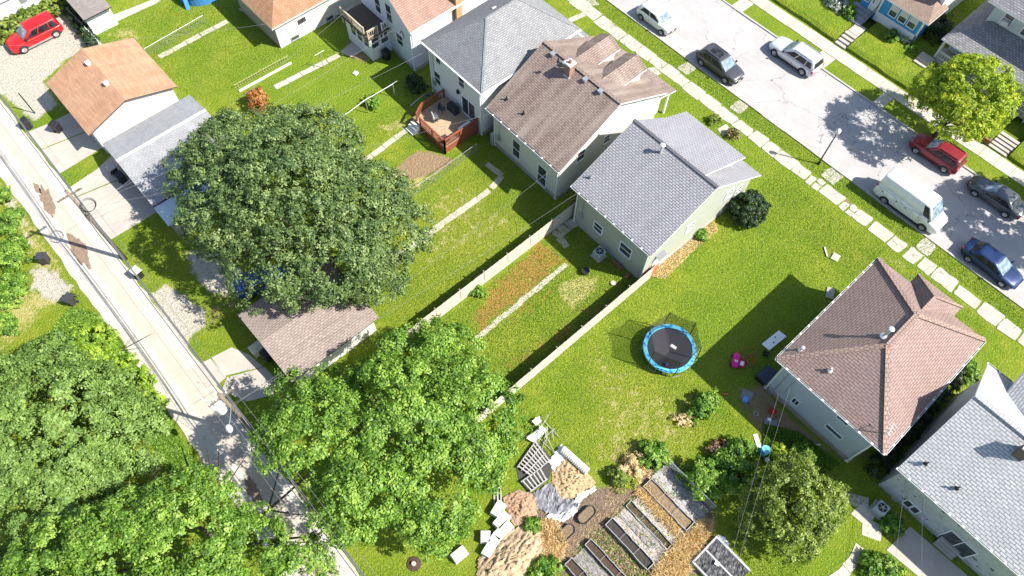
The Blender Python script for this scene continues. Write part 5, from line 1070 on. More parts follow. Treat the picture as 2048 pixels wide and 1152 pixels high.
b = MB(); [b.box(27.62+.13*k,13.17,.05,27.74+.13*k,13.2,1.6) for k in range(6)]; b.build('planks', TERRA if False else plain('gate_wood', (.42,.17,.06), .8), gt)
b = MB(); b.box(27.6,13.2,.3,28.4,13.24,.4); b.box(27.6,13.2,1.2,28.4,13.24,1.3); b.build('rail', WOODB, gt)
def wire_fence(label, p, q, h=1.1, n=None, name='wire_fence', mesh=True, cell=.3):
    p = Vector((*p,0)); q = Vector((*q,0)); t = thing(name, label, 'fence', tuple(p)); d = q-p; L = d.length; n = n or max(2, round(L/2.5))
    for k in range(n+1): c = p+d*(k/n); MB().tube([c, c+Vector((0,0,h+.05))], .025, 5).build('post', STEEL, t)
    b = MB(); b.tube([p+Vector((0,0,h)), q+Vector((0,0,h))], .018, 5); b.build('top_rail', STEEL, t)
    if mesh:
        b = MB(); m = int(L/cell)
        for k in range(m):
            a, c = p+d*(k/m), p+d*(min(k+1,m)/m)
            for j in range(int(h/cell)):
                z0, z1 = j*cell, (j+1)*cell; b.bar(a+Vector((0,0,z0)), c+Vector((0,0,z1)), .008); b.bar(a+Vector((0,0,z1)), c+Vector((0,0,z0)), .008)
        b.build('mesh', STEEL, t)
    return t
wire_fence('chain-link fence between the dirt patch and the lawn of the cream house', (16.0,31.5), (25.6,31.7), 1.1)
wire_fence('wire fence with vines along the shed and the gravel yard', (7.0,69.5), (7.4,60.2), 1.2)
wire_fence('wire fence between the lawns at the top left', (9.9,60.2), (16.2,60.5), 1.0)
wf = thing('garden_edging', 'long white edging board and low slatted fence in the upper left lawn', 'edging', (14.2,51,0))
b = MB(); b.bar((13.9,51.0,.1),(19.4,50.85,.1), .10, .2); b.build('board', OFFW, wf)
b = MB(); [b.bar((x_,51.5,0),(x_,51.5,.55), .03) for x_ in np.arange(13.9,19.5,.25)]; b.bar((13.8,51.5,.5),(19.5,51.4,.5), .03); b.build('slats', plain('tan_slat', (.40,.38,.2), .8), wf)
def frame_poles(label, pts, h, links, r=.035, name='clothesline'):
    t = thing(name, label, 'clothesline', (*pts[0],0))
    for x, y in pts: MB().tube([(x,y,-.1),(x,y,h)], r, 6).tube([(x-.5,y,h),(x+.5,y,h)], r*.7, 5).build('pole', STEEL, t)
    for i, j in links: MB().tube([(*pts[i],h-.05),(*pts[j],h-.05)], .03, 5).build('bar', OFFW, t)
    return t
frame_poles('white clothesline pole standing in the sunlit lawn beside the path', [(21.3,48.4)], 1.9, [])
frame_poles('clothesline poles joined by a long bar near the maple', [(21.15,41.4),(24.1,41.3),(18.8,41.2)], 1.7, [(0,1),(0,2)])
sp = thing('fence_post', 'lone dark post leaning on the gravel near the grey bins', 'post', (-.2,61.7,0)); b = MB(); p0 = G('T1',200,652,0); b.tube([p0,(p0[0],p0[1],2.5)], .05, 7); b.lathe(p0, [(.08,0),(.06,.1)], 8); b.build('pole', BLACKM, sp)
# ------------------------------------------------------------------ lamp post, utility poles, wires
lx, ly = G('T4',1142,945)[:2]
lp = thing('street_lamp', 'black lamp post with white lantern on the grass strip by the street', 'street lamp', (lx,ly,0))
b = MB(); b.lathe((lx,ly), [(.13,0),(.12,.25),(.065,.35),(.05,4.0)], 12); b.build('pole', BLACKM, lp, smooth=True)
b = MB(); b.lathe((lx,ly), [(.09,4.0),(.17,4.08),(.2,4.35),(.17,4.42)], 12); b.build('lantern', WHITE, lp, smooth=True); b = MB(); b.lathe((lx,ly), [(.2,4.42),(.13,4.52),(.03,4.6)], 12); b.build('cap', OFFW, lp)
POLE = plain('weathered_pole', (.20,.16,.125), .9, sc=6, var=.25); PX = -2.25
def upole(label, y, h=9.2, transformer=False):
    t = thing('utility_pole', label, 'utility pole', (PX,y,0))
    b = MB(); b.tube([(PX,y,-.1),(PX,y,h)], [.17,.11], 12); b.build('pole', POLE, t, smooth=True)
    b = MB(); b.bar((PX-.9,y,h-.5),(PX+.9,y,h-.5), .1, .12); b.build('crossarm', POLE, t)
    b = MB()
    for x_ in (-.8,-.35,.35,.8): b.lathe((PX+x_,y), [(.04,h-.43),(.06,h-.36),(.05,h-.28),(.02,h-.22)], 8)
    b.build('insulator', OFFW, t)
    if transformer:
        b = MB(); b.lathe((PX-.50,y+.05), [(.27,h-2.1),(.30,h-2.05),(.30,h-1.15),(.33,h-1.12),(.33,h-1.05),(.2,h-.98),(.05,h-.95)], 20); tr = b.build('transformer', plain('pale_grey_enamel', (.75,.76,.77), .35), t, smooth=False)
        b = MB(); b.lathe((PX-.55,y), [(.05,h-.97),(.06,h-.8),(.03,h-.7)], 8); b.build('bushing', OFFW, tr)
        b = MB(); b.tube([(PX,y,h-2.3),(PX-.5,y-.9,h-1.9),(PX-.75,y-1.2,h-1.85)], .03, 6); la = b.build('lamp_arm', STEEL, t)
        b = MB(); b.lathe((PX-.8,y-1.3), [(.03,h-2.0),(.17,h-1.95),(.2,h-1.85),(.12,h-1.75),(.03,h-1.72)], 12, sy=1.5); b.build('lamp_head', OFFW, la)
        b = MB(); b.tube([(PX-.6,y+.3,h-.9),(PX-.95,y+.75,h-.6),(PX-1.0,y+1.0,h-.3)], .025, 5); b.build('switch_arm', OFFW, t)
    else:
        b = MB()
        for k in range(3): b.tube([(PX+.5+.45*math.cos(a)*(1+.1*k), y-.5+.55*math.sin(a)*(1+.1*k), h-1.7+.03*k) for a in np.linspace(0, 2*math.pi, 16)], .018, 4)
        b.build('cable_coil', DARK, t)
    return t
Y1, Y2, Y0, Y3 = 41.9, 22.3, 3.0, 62.5
upole('utility pole with coiled cable on the alley edge, its shadow crossing the alley', Y1)
upole('utility pole with a round white transformer above the lower alley', Y2, 9.3, True)
WIRE = plain('wire_sheath', (.10,.10,.105), .5); WIREL = plain('bare_wire', (.22,.22,.23), .5, metal=.3)
def wire(label, pts, sag, r=.016, mat=None, n=14, name='overhead_wire', group='wires on the alley poles'):
    b = MB(); P = []
    for a, c in zip(pts[:-1], pts[1:]):
        a = Vector(a); c = Vector(c)
        for k in range(n+(c == Vector(pts[-1]))): u = k/n; q = a.lerp(c, u); q.z -= 4*sag*u*(1-u); P.append(q)
    b.tube(P, r, 5); return tag(b.build(name, mat or WIRE), label, 'wire', group)
off = [(-.8,8.9),(-.35,8.9),(.35,8.9),(.8,8.9)]
ORD = ['outermost on the alley side', 'inner one on the alley side', 'inner one on the garden side', 'outermost on the garden side']
for i, (dx, z) in enumerate(off):
    wire('thin bare power wire high along the alley poles, '+ORD[i], [(PX+dx,110,z),(PX+dx,Y3,z),(PX+dx,Y1,z),(PX+dx,Y2,z),(PX+dx,Y0,z),(PX+dx,-30,z)], .35, .010, WIREL)
for i, (dx, z, rr) in enumerate([(.16,6.9,.035),(.2,6.5,.028),(-.15,6.2,.03),(.17,7.3,.02)]):
    wire(['thickest dark cable slung along the alley poles','medium dark cable just beneath the thickest one on the alley poles','lowest dark cable on the alley poles, over the alley itself','thin pale cable just above the thick dark ones on the alley poles'][i], [(PX+dx,110,z),(PX+dx,Y3,z),(PX+dx,Y1,z),(PX+dx,Y2,z),(PX+dx,Y0,z),(PX+dx,-30,z)], .3+.08*i, rr, WIRE if i != 3 else WIREL)
drops = [('service wire from the pole to the two-storey white house', (PX,Y1,7.2), (27.0,39.2,5.4)), ('service wire from the pole to the cream house', (PX,Y1,7.0), (27.1,31.0,4.5)), ('service wire from the pole to the pale house with the roof deck', (PX,Y1,7.1), (27.3,43.8,4.6)),
         ('service wire from the transformer pole to the sage house', (PX,Y2,7.3), (26.6,20.6,4.9)), ('service wire reaching the corner of the cream house from the transformer pole', (PX,Y2,7.0), (27.0,23.8,4.4)),
         ('wire running to the wall of the pale blue-grey house', (4.5,-9,6.8), (27.1,.35,4.2)), ('second wire running to the pale blue-grey house', (3.8,-9,6.5), (27.2,.8,3.2)),
         ('wire running to the flaking wall of the lower right house', (9.0,-21,6.8), (27.4,-10.4,3.0)), ('upper wire running to the lower right house', (6.0,-19,6.8), (27.4,-8.9,3.4)),
         ('service wire from the upper alley to the white block house', (PX,Y3,7.2), (19.6,53.2,3.0)), ('service wire crossing the upper lawns to the house with the roof deck', (PX,Y1,6.6), (27.3,48.6,5.0))]
for l, a, c in drops: wire(l, [a, c], .55, .0075, WIREL, group=None, name='service_wire')
wire('guy wire dropping from the transformer pole to the alley', [(PX-.2,Y2-.2,7.6),(-3.3,18.2,.1)], 0, .014, DARK, group=None, name='guy_wire')
# ------------------------------------------------------------------ bins, air conditioners and yard things
BING = plain('charcoal_bin', (.045,.045,.05), .5)
def bin_(label, x, y, rz, mat=None, lid=None, tip=0, group='wheeled bins along the alley'):
    t = thing('wheeled_bin', label, 'bin', (x,y,.02), rz, group, local=True); b = MB(); w, d, h = .29, .33, 1.0
    b.add([(-w*.8,-d*.75,.05),(w*.8,-d*.75,.05),(w*.8,d*.75,.05),(-w*.8,d*.75,.05),(-w,-d,h),(w,-d,h),(w,d,h),(-w,d,h)], [(0,3,2,1),(4,5,6,7),(0,1,5,4),(1,2,6,5),(2,3,7,6),(3,0,4,7)]); b.box(-w-.03,-d-.03,h-.08,w+.03,d+.03,h-.02); b.build('body', mat or BING, t)
    b = MB()
    if tip: b.add([(-w-.03,d+.03,h),(w+.03,d+.03,h),(w+.03,d+.25,h-.6),(-w-.03,d+.25,h-.6),(-w-.03,d+.07,h),(w+.03,d+.07,h),(w+.03,d+.29,h-.6),(-w-.03,d+.29,h-.6)], [(0,3,2,1),(4,5,6,7),(0,1,5,4),(1,2,6,5),(2,3,7,6),(3,0,4,7)]); b.box(-w+.05,-d+.05,h-.005,w-.05,d-.05,h+.003)
    else: b.box(-w-.035,-d-.05,h,w+.035,d+.03,h+.06,taper=.03)
    b.build('lid', lid or mat or BING, t); b = MB(); b.tube([(-w+.03,d+.1,h-.08),(w-.03,d+.1,h-.08)], .02); b.build('handle', DARK, t)
    for s in (-1,1): b = MB(); b.tube([(s*(w-.05),d*.7,.11),(s*(w+.02),d*.7,.11)], .11, 12); b.build('wheel', RUBBER, t)
    return t
BL = plain('black_bin', (.02,.02,.024), .45)
for lab, tt, x, y, rz, kw in [('black bin on the grass beside the alley, nearest the lone dark post', 'T1', 155, 715, .3, dict(mat=BL)), ('dark bin on the driveway slab of the orange-roofed garage', 'T1', 325, 735, .5, dict(mat=BL)),
    ('charcoal bin standing on the bare ground across the alley', 'U1', 255, 455, .9, {}), ('dark bin lying open against the vine thicket', 'U1', 405, 695, -1.1, dict(tip=1)),
    ('bin with a white lid at the alley edge', 'U1', 795, 540, .2, dict(lid=WHITE, mat=BL)), ('dark bin tucked by the brown-roofed garage', 'V4', 445, 440, .1, dict(mat=BL)), ('black bin in the shade before the grey garage', 'T1', 700, 1030, .1, dict(mat=BL)), ('pale-lidded bin in the shade before the grey garage', 'T1', 655, 985, .1, dict(mat=BL, lid=plain('grey_lid', (.38,.37,.35), .6))),
    ('dark bin beside the porch of the house with the roof deck', 'T2', 845, 318, .1, dict(mat=BL)), ('dark bin against the wall by the patio at the lower right', 'V1', 425, 1010, .1, dict(mat=BING))][:9]:
    p = G(tt, x, y, .5)
    bin_(lab, p[0], p[1], rz, **kw)
p = G('V4', 385, 398, .5); ct = thing('garbage_cart', 'large cream crate with a lid beside the brown-roofed garage', 'crate', (p[0],p[1],0)); b = MB(); b.box(p[0]-.42,p[1]-.35,.02,p[0]+.42,p[1]+.35,.78,taper=-.02); b.build('body', plain('cream_plastic', (.52,.48,.33), .5), ct)
b = MB(); b.box(p[0]-.46,p[1]-.39,.78,p[0]+.46,p[1]+.39,.86,taper=.03); b.box(p[0]-.2,p[1]-.15,.86,p[0]+.2,p[1]+.15,.9); b.build('lid', plain('cream_lid', (.60,.56,.40), .5), ct)
def ac(label, x, y, z0=.05):
    t = thing('air_conditioner', label, 'air conditioner', (x,y,0)); b = MB(); b.box(x-.5,y-.5,-.02,x+.5,y+.5,z0+.03); b.build('pad', CONC, t)
    b = MB(); b.box(x-.38,y-.38,z0+.03,x+.38,y+.38,.78); b.build('housing', plain('grey_housing', (.38,.44,.47), .45) if 'grey_housing' not in MATS else MATS['grey_housing'], t)
    b = MB(); b.lathe((x,y), [(.3,.78),(.3,.81),(.25,.815)], 20); b.build('fan_guard', DARK, t); b = MB(); b.lathe((x,y), [(.08,.815),(.08,.84)], 10)
    for k in range(5): a = 2*math.pi*k/5; b.bar((x,y,.82),(x+.24*math.cos(a),y+.24*math.sin(a),.822), .06, .01)
    b.build('fan', STEEL, t); return t
p = G('U4',400,650,.5); ac('grey air-conditioning unit behind the sage house', p[0], p[1]); p = G('V1',412,808,.5); ac('grey air-conditioning unit by the flaking white wall', p[0], p[1])
# trampoline
tx, ty = 23.95, 7.9; tp = thing('trampoline', 'round trampoline with blue rim pad and safety net on the lawn', 'trampoline', (tx,ty,0))
b = MB(); b.lathe((tx,ty), [(0.01,.88),(1.7,.89),(1.7,.9),(0.01,.9)], 48); b.build('mat', plain('black_mat', (.028,.026,.032), .6), tp)
b = MB(); n = 48; R0, R1 = 1.66, 1.98; vs = []
for k in range(n):
    a = 2*math.pi*k/n
    vs += [(tx+q*math.cos(a), ty+q*math.sin(a), z) for q, z in ((R0,.90),(R0+.03,.95),(R1-.03,.95),(R1,.89))]
b.add(vs, [(k*4+j, k*4+j+1, ((k+1)%n)*4+j+1, ((k+1)%n)*4+j) for k in range(n) for j in range(3)])
def padmat():
    m, nt, bb = nmat('pad_blue'); br = N(nt, 'ShaderNodeTexVoronoi', Scale=3.2); nt.links.new(coord(nt), br.inputs['Vector'])
    nt.links.new(mixc(nt, ramp(nt, br.outputs['Distance'], .25, .5), (.02,.16,.42), (.10,.44,.66)), bb.inputs['Base Color']); bb.inputs['Roughness'].default_value = .4; return m
b.build('rim_pad', padmat(), tp, smooth=False)
b = MB(); b.tube([(tx+1.95*math.cos(a), ty+1.95*math.sin(a), .85) for a in np.linspace(0, 2*math.pi, 41)], .03, 6)
for k in range(6):
    a = rad(53+60*k); x_, y_ = tx+1.95*math.cos(a), ty+1.95*math.sin(a); a2 = a+.35; b.tube([(x_,y_,.85),(x_,y_,.03),(tx+1.95*math.cos(a2),ty+1.95*math.sin(a2),.03),(tx+1.95*math.cos(a2),ty+1.95*math.sin(a2),.85)], .025, 6)
b.build('frame', STEEL, tp); tops = []
for k in range(6):
    a = rad(53+60*k); b = MB(); q = [(tx+2.0*math.cos(a),ty+2.0*math.sin(a),.4),(tx+2.05*math.cos(a),ty+2.05*math.sin(a),1.6),(tx+1.95*math.cos(a),ty+1.95*math.sin(a),2.9)]; b.tube(q, .035, 7); b.build('net_pole', DARK, tp); tops.append(q[2])
m, nt_, bb = nmat('safety_net'); bb.inputs['Base Color'].default_value = (.012,.014,.012,1); bb.inputs['Roughness'].default_value = .8
tr_ = nt_.nodes.new('ShaderNodeBsdfTransparent'); mx_ = nt_.nodes.new('ShaderNodeMixShader'); mx_.inputs[0].default_value = .5; nt_.links.new(tr_.outputs[0], mx_.inputs[1]); nt_.links.new(bb.outputs[0], mx_.inputs[2]); nt_.links.new(mx_.outputs[0], nt_.nodes['Material Output'].inputs[0])
b = MB()
for k in range(6):
    a, c = Vector(tops[k]), Vector(tops[(k+1)%6]); s = 6
    for i in range(s):
        u0, u1 = i/s, (i+1)/s; A, B = a.lerp(c,u0), a.lerp(c,u1); A.z -= .5*u0*(1-u0); B.z -= .5*u1*(1-u1)
        an0, an1 = rad(53+60*(k+u0)), rad(53+60*(k+u1)); C_ = Vector((tx+1.7*math.cos(an1),ty+1.7*math.sin(an1),.96)); D_ = Vector((tx+1.7*math.cos(an0),ty+1.7*math.sin(an0),.96)); b.face([A,B,C_,D_])
b.build('safety_net', m, tp, fixn=False)
b = MB(); [b.tube([Vector(tops[k]), Vector(tops[(k+1)%6])-Vector((0,0,.0))], .012, 4) for k in range(6)]; b.build('top_cord', DARK, tp)
b = MB(); b.box(tx+.18,ty-.35,.902,tx+.42,ty+.12,.906,rz=.2); b.build('logo_patch', OFFW, tp)
b = MB(); b.box(tx-1.5,ty-1.2,.1,tx-1.3,ty-.8,.85,rz=.7); b.build('ladder', STEEL, tp)
p = G('U5', 440, 485, 1.05); ty_ = thing('toy', 'small red and blue toy lying on the trampoline rim', 'toy', (p[0],p[1],.95)); b = MB(); b.box(p[0]-.12,p[1]-.08,.955,p[0]+.12,p[1]+.08,1.1,taper=.03); b.build('body', plain('toy_red', (.55,.02,.06), .4), ty_)
b = MB(); b.lathe((p[0],p[1]), [(.07,1.1),(.08,1.16),(.03,1.22)], 10); b.build('head', plain('toy_blue', (.03,.12,.5), .4), ty_)
# above-ground pool at the top edge
pl = thing('swimming_pool', 'round blue above-ground pool cut by the top edge', 'pool', (18.2,64.9,0)); b = MB(); b.lathe((18.2,64.9), [(2.3,0),(2.3,1.0),(2.4,1.02),(2.4,1.1),(2.2,1.1),(2.2,.4)], 36); b.build('wall', plain('pool_blue', (.05,.22,.48), .4), pl)
b = MB(); b.lathe((18.2,64.9), [(.01,.93),(2.19,.93)], 36); b.build('water', glass('pool_water', (.10,.36,.50), .05), pl)
b = MB(); b.bar((15.9,63.3,0),(16.2,63.9,1.4), .08, .4); b.build('ladder', plain('blue_plastic', (.04,.2,.55), .5), pl)
# folding table, ride-on toy, hose, storage box, barrel
def rect_px(t, pts, z): return [G(t, a, b_, z)[:2] for a, b_ in pts]
q = rect_px('U5', [(1088,290),(1132,325),(1033,405),(990,368)], .72); ft = thing('folding_table', 'white folding table standing in the shade beside the red-brown roof', 'table', (q[0][0],q[0][1],0))
b = MB(); b.prism(q, .68, .73); b.build('tabletop', WHITE, ft)
cx, cy = sum(a for a,_ in q)/4, sum(c for _,c in q)/4
for a, c in q: b = MB(); xx, yy = cx+(a-cx)*.85, cy+(c-cy)*.8; b.tube([(xx,yy,0),(xx,yy,.68)], .018, 6); b.build('leg', STEEL, ft)
for k, (a, c) in enumerate([(.25,.1),(-.2,-.1)]): b = MB(); b.lathe((cx+a,cy+c), [(.05,.73),(.05,.80),(.03,.82)], 10); tag(b.build('cup', [TERRA, DARK][k]), ['small red cup on the white folding table', 'small dark cup on the white folding table'][k], 'cup')
p = G('U5', 840, 463, .25); rt = thing('ride_on_toy', 'bright pink ride-on toy car on the shaded grass', 'toy car', (p[0],p[1],0), rad(28), local=True)
PK = plain('hot_pink', (.75,.01,.28), .4)
b = MB(); rings = []
for u, w, z in ((-.6,.16,.22),(-.52,.24,.34),(-.2,.28,.36),(.15,.28,.44),(.45,.24,.4),(.6,.14,.26)): rings.append([(u, w*math.cos(a), .12+z*(.5+.5*math.sin(a))) for a in np.linspace(0, 2*math.pi, 13)[:-1]])
loft(b, rings); b.build('body', PK, rt, smooth=True); b = MB(); b.box(-.25,-.13,.42,.1,.13,.5,taper=.03); b.build('seat', OFFW, rt)
for sx in (-.4,.38):
    for sy in (-.26,.26): b = MB(); b.tube([(sx,sy-.04,.12),(sx,sy+.04,.12)], .12, 12); b.build('wheel', DARK, rt)
p = G('U5', 872, 485, .2); rb = thing('toy_cart', 'small red and white toy cart beside the pink ride-on', 'toy', (p[0],p[1],0)); b = MB(); b.box(p[0]-.25,p[1]-.2,.1,p[0]+.25,p[1]+.2,.3,rz=.5); b.build('body', MATS['toy_red'], rb); b = MB(); b.box(p[0]-.15,p[1]-.13,.3,p[0]+.18,p[1]+.12,.36,rz=.5); b.build('seat', WHITE, rb)
r = random.Random(4); b = MB(); c0 = G('U5', 915, 450, .03)
for k in range(5):
    R = r.uniform(.35,.75); ox, oy = r.uniform(-.35,.35), r.uniform(-.35,.35); b.tube([(c0[0]+ox+R*(1+.12*math.sin(3*a+k))*math.cos(a), c0[1]+oy+R*.8*math.sin(a), .03+.02*k) for a in np.linspace(0,2*math.pi,22)], .022, 5)
tag(b.build('garden_hose', plain('orange_hose', (.40,.10,.035), .5)), 'tangled orange-brown hose on the shaded grass', 'hose')
p = G('U5', 1015, 545, .5); sb = thing('storage_box', 'black storage chest against the corner of the pale blue-grey house', 'storage box', (p[0],p[1],0)); b = MB(); b.box(25.9,.75,.02,27.2,1.5,.6) if False else b.box(p[0]-.62,p[1]-.5,.02,p[0]+.62,p[1]+.42,.62); b.build('body', BL, sb)
b = MB(); b.box(p[0]-.68,p[1]-.55,.62,p[0]+.68,p[1]+.47,.72,taper=.05); b.build('lid', plain('navy_lid', (.025,.035,.06), .35), sb)
p = G('U5', 1003, 985, .45); bb_ = thing('barrel', 'light blue plastic barrel among the bushes', 'barrel', (p[0],p[1],0)); b = MB(); b.lathe(p, [(.27,0),(.3,.1),(.31,.3),(.3,.35),(.31,.4),(.31,.7),(.28,.86)], 20); b.build('body', plain('sky_blue_plastic', (.07,.42,.66), .4), bb_, smooth=True)
b = MB(); b.lathe(p, [(.28,.86),(.29,.9),(.24,.9),(.24,.88)], 20); b.lathe((p[0]+.1,p[1]), [(.05,.88),(.05,.93)], 10); b.build('lid', plain('pale_blue_lid', (.16,.55,.75), .4), bb_)
# clutter behind the pale blue-grey house: each piece a thing of its own
def bits(kind, label, t, x, y, mat, shape, s, rz=0, z=.0, cat=None):
    p = G(t, x, y, .1); th = thing(kind, label, cat or kind.replace('_',' '), (p[0],p[1],0), rz, local=True); b = MB()
    if shape == 'box': b.box(-s[0],-s[1],.0+z,s[0],s[1],s[2]+z,taper=s[2]*.08); b.build('body', mat, th); b = MB(); b.box(-s[0]*.8,-s[1]*.8,s[2]+z,s[0]*.8,s[1]*.8,s[2]+z+.02); b.build('top', mat, th)
    if shape == 'ring': b.tube([(s[0]*math.cos(a), s[0]*math.sin(a), s[2]) for a in np.linspace(0,2*math.pi,20)], s[1], 6); b.build('ring', mat, th)
    if shape == 'pot': b.lathe((0,0), [(s[0]*.7,0),(s[0],s[2]),(s[0]*1.1,s[2]),(s[0]*.9,s[2]*.9)], 14); b.build('body', mat, th); b = MB(); b.lathe((0,0), [(.01,s[2]*.88),(s[0]*.9,s[2]*.88)], 14); b.build('soil', SOIL, th)
    if shape == 'plank': b.box(-s[0],-s[1],.01,s[0],s[1],s[2]); b.build('board', mat, th)
    return th
LB = plain('light_blue_toy', (.12,.30,.62), .5)
bits('play_mat', 'grey mat with red edge under blue toys in the yard clutter', 'U5', 905, 665, plain('grey_mat', (.22,.21,.2), .8), 'box', (.45,.4,.05), .4); bits('water_table', 'small light blue toy table among the yard clutter', 'U5', 893, 690, LB, 'box', (.24,.2,.25), .3, cat='toy table')
bits('plastic_tub', 'red round tub behind the pale blue-grey house', 'U5', 1048, 760, plain('red_plastic', (.35,.012,.015), .4), 'pot', (.25,0,.3)); bits('cushion', 'white square cushion by the red tub', 'U5', 1033, 803, WHITE, 'box', (.12,.12,.12), .5)
bits('tyre', 'small ring lying on the dirt near the clutter', 'U5', 957, 768, plain('grey_rubber', (.3,.3,.3), .7), 'ring', (.16,.04,.04)); bits('tarp', 'grey crumpled tarp on the dirt behind the house', 'U5', 1040, 845, plain('grey_tarp', (.20,.20,.23), .6), 'box', (.6,.45,.06), .6)
bits('board', 'pale board standing near the blue barrel', 'U5', 965, 925, OFFW, 'plank', (.5,.16,.06), 1.0); bits('pipe', 'long white pipe lying behind the pale blue-grey house', 'U5', 1247, 942, WHITE, 'plank', (1.0,.04,.06), -.81)
bits('bat', 'short orange stick on the shaded grass', 'U5', 780, 655, plain('orange_plastic', (.55,.15,.04), .5), 'plank', (.22,.05,.06), -.9, cat='stick'); bits('tyre', 'old tyre lying by the corner of the two-storey white house', 'U2', 626, 152, plain('old_tyre', (.12,.12,.12), .8), 'ring', (.3,.09,.09))
bits('tyre', 'tyre in the shade behind the white block house', 'T2', 585, 92, MATS['old_tyre'], 'ring', (.35,.1,.1)); bits('pole', 'pale pole on the grass pointing at the old tyre', 'U2', 560, 170, OFFW, 'plank', (.9,.03,.05), .15)
bits('stone_pile', 'small pile of pale stones in the sunlit lawn', 'T2', 665, 420, OFFW, 'box', (.22,.2,.14), .3); bits('log', 'pale log on the front lawn', 'T6', 265, 758, WOODG, 'plank', (.45,.07,.12), .9); bits('branch', 'bleached heap of cuttings on the front lawn', 'T6', 320, 790, plain('pale_twigs', (.42,.48,.32), .9), 'box', (.35,.3,.12), .2)
bits('tub', 'dark tub chair lying on the grass behind the sage house', 'U4', 318, 765, BL, 'pot', (.3,0,.45), cat='tub'); bits('stone', 'brown rock near the fence corner behind the sage house', 'U4', 480, 825, WOODG, 'pot', (.2,0,.16)); bits('slate', 'broken grey slab leaning near the top corner of the red-brown roof', 'T6', 290, 995, plain('slab_grey', (.3,.29,.24), .9), 'plank', (.5,.3,.1), .5, cat='slab')
bits('basin', 'dark basin beside the white folding table', 'U5', 1015, 425, BL, 'box', (.2,.2,.15), .4); bits('bucket', 'small white bucket behind the pale blue-grey house', 'U5', 1018, 1040, plain('ringed_white', (.6,.6,.58), .5), 'pot', (.17,0,.25))
bits('paver_stack', 'brown stacked blocks along the sage back wall', 'U4', 500, 715, WOODB, 'box', (.6,.14,.2), -1.55); bits('planter_box', 'brown planter at the low corner of the sage house', 'U4', 560, 785, WOODB, 'box', (.25,.2,.25), .1)
# deck furniture
def on_deck(t, x, y, z=.9): return G(t, x, y, z)
p = on_deck('U2', 768, 215, 1.3); g_ = thing('grill', 'black covered grill on the red-railed deck', 'grill', (p[0],p[1],.85)); b = MB(); b.box(p[0]-.3,p[1]-.55,.85,p[0]+.3,p[1]+.55,1.6,taper=.05); b.build('cover', plain('navy_cover', (.03,.04,.06), .5), g_); b = MB(); b.box(p[0]-.2,p[1]-.45,1.6,p[0]+.2,p[1]+.45,1.68,taper=.04); b.build('lid', DARK, g_)
def chair(label, x, y, rz, mat, z=.85):
    t = thing('chair', label, 'chair', (x,y,z), rz, 'chairs on the deck', local=True)
    for sx in (-.2,.2):
        for sy in (-.2,.2): MB().box(sx-.02,sy-.02,0,sx+.02,sy+.02,.42).build('leg', mat, t)
    MB().box(-.24,-.24,.42,.24,.24,.47).build('seat', mat, t); MB().box(-.24,.2,.47,.24,.25,.95).build('backrest', mat, t)
    for sx in (-.26,.22): MB().box(sx,-.2,.62,sx+.04,.2,.66).build('armrest', mat, t)
    return t
p = on_deck('U2', 700, 225, 1.2); chair('dark chair on the deck beside the grill', p[0], p[1], .4, plain('dark_chair', (.05,.06,.08), .5)); p = on_deck('U2', 665, 275, 1.2); chair('pale chair on the deck by the railing corner', p[0], p[1], 1.2, OFFW)
p = on_deck('U2', 835, 325, 1.2); bn = thing('bench', 'long pale bench along the side railing of the deck', 'bench', (p[0],p[1],.85)); b = MB(); b.box(p[0]-.65,p[1]-.2,1.25,p[0]+.65,p[1]+.2,1.32); b.build('seat', WHITE, bn)
for s in (-.55,.55): MB().box(p[0]+s-.04,p[1]-.18,.85,p[0]+s+.04,p[1]+.18,1.25).build('leg', OFFW, bn)
p = on_deck('U2', 717, 395, 1.1); bits2 = thing('planter', 'dark square planter in the deck corner', 'planter', (p[0],p[1],.85)); MB().box(p[0]-.28,p[1]-.28,.85,p[0]+.28,p[1]+.28,1.2,taper=-.03).build('box', DARK, bits2); MB().box(p[0]-.24,p[1]-.24,1.18,p[0]+.24,p[1]+.24,1.215).build('soil', SOIL, bits2)
# ------------------------------------------------------------------ vegetable garden
BEDM = plain('bed_metal', (.40,.40,.41), .6, metal=.2, sc=4, var=.25); FABRIC = plain('weed_fabric', (.27,.25,.25), .8, sc=4, var=.3, bmp=.05, c2=(.15,.14,.15)); PLASTIC = plain('black_plastic', (.06,.06,.065), .55, sc=2, var=.3)
def bed(label, x0, x1, y0, y1, soil=None, h=.42, skew=0):
    t = thing('raised_bed', label, 'raised bed', ((x0+x1)/2,(y0+y1)/2,0), rad(skew), 'long raised beds in the vegetable garden', local=True); a, c = (x1-x0)/2, (y1-y0)/2; w = .035; r = random.Random(int(x0*10)); n = 12
    b = MB()
    for s in (-1, 1):
        pts = [(s*a+r.uniform(-.03,.03), -c+2*c*k/n) for k in range(n+1)]
        for k in range(n): b.bar((*pts[k],h/2),(*pts[k+1],h/2), w, h)
        b.box(-a, s*c-.02, 0, a, s*c+.02, h-.004)
    b.build('side_panel', BEDM, t); b = MB(); b.box(-a+.03,-c+.03,0,a-.03,c-.03,h-.16); b.build('soil', soil or SOIL, t)
    b = MB(); [b.bar((-a,-c+2*c*k/3,h+.005),(a,-c+2*c*k/3,h+.005), .015) for k in (1,2)]; b.build('brace', BEDM, t); return t
WET = plain('dark_soil', (.035,.026,.02), .6, sc=4, var=.3, bmp=.04)
bed('raised bed with dark wet soil and a wavy metal rim, third from the left', 11.5, 12.15, -1.6, 2.2, WET); bed('raised bed with brown soil, second from the left', 9.6, 10.15, -1.9, 2.2); bed('leftmost raised bed at the bottom edge', 7.75, 8.4, -1.2, 2.2)
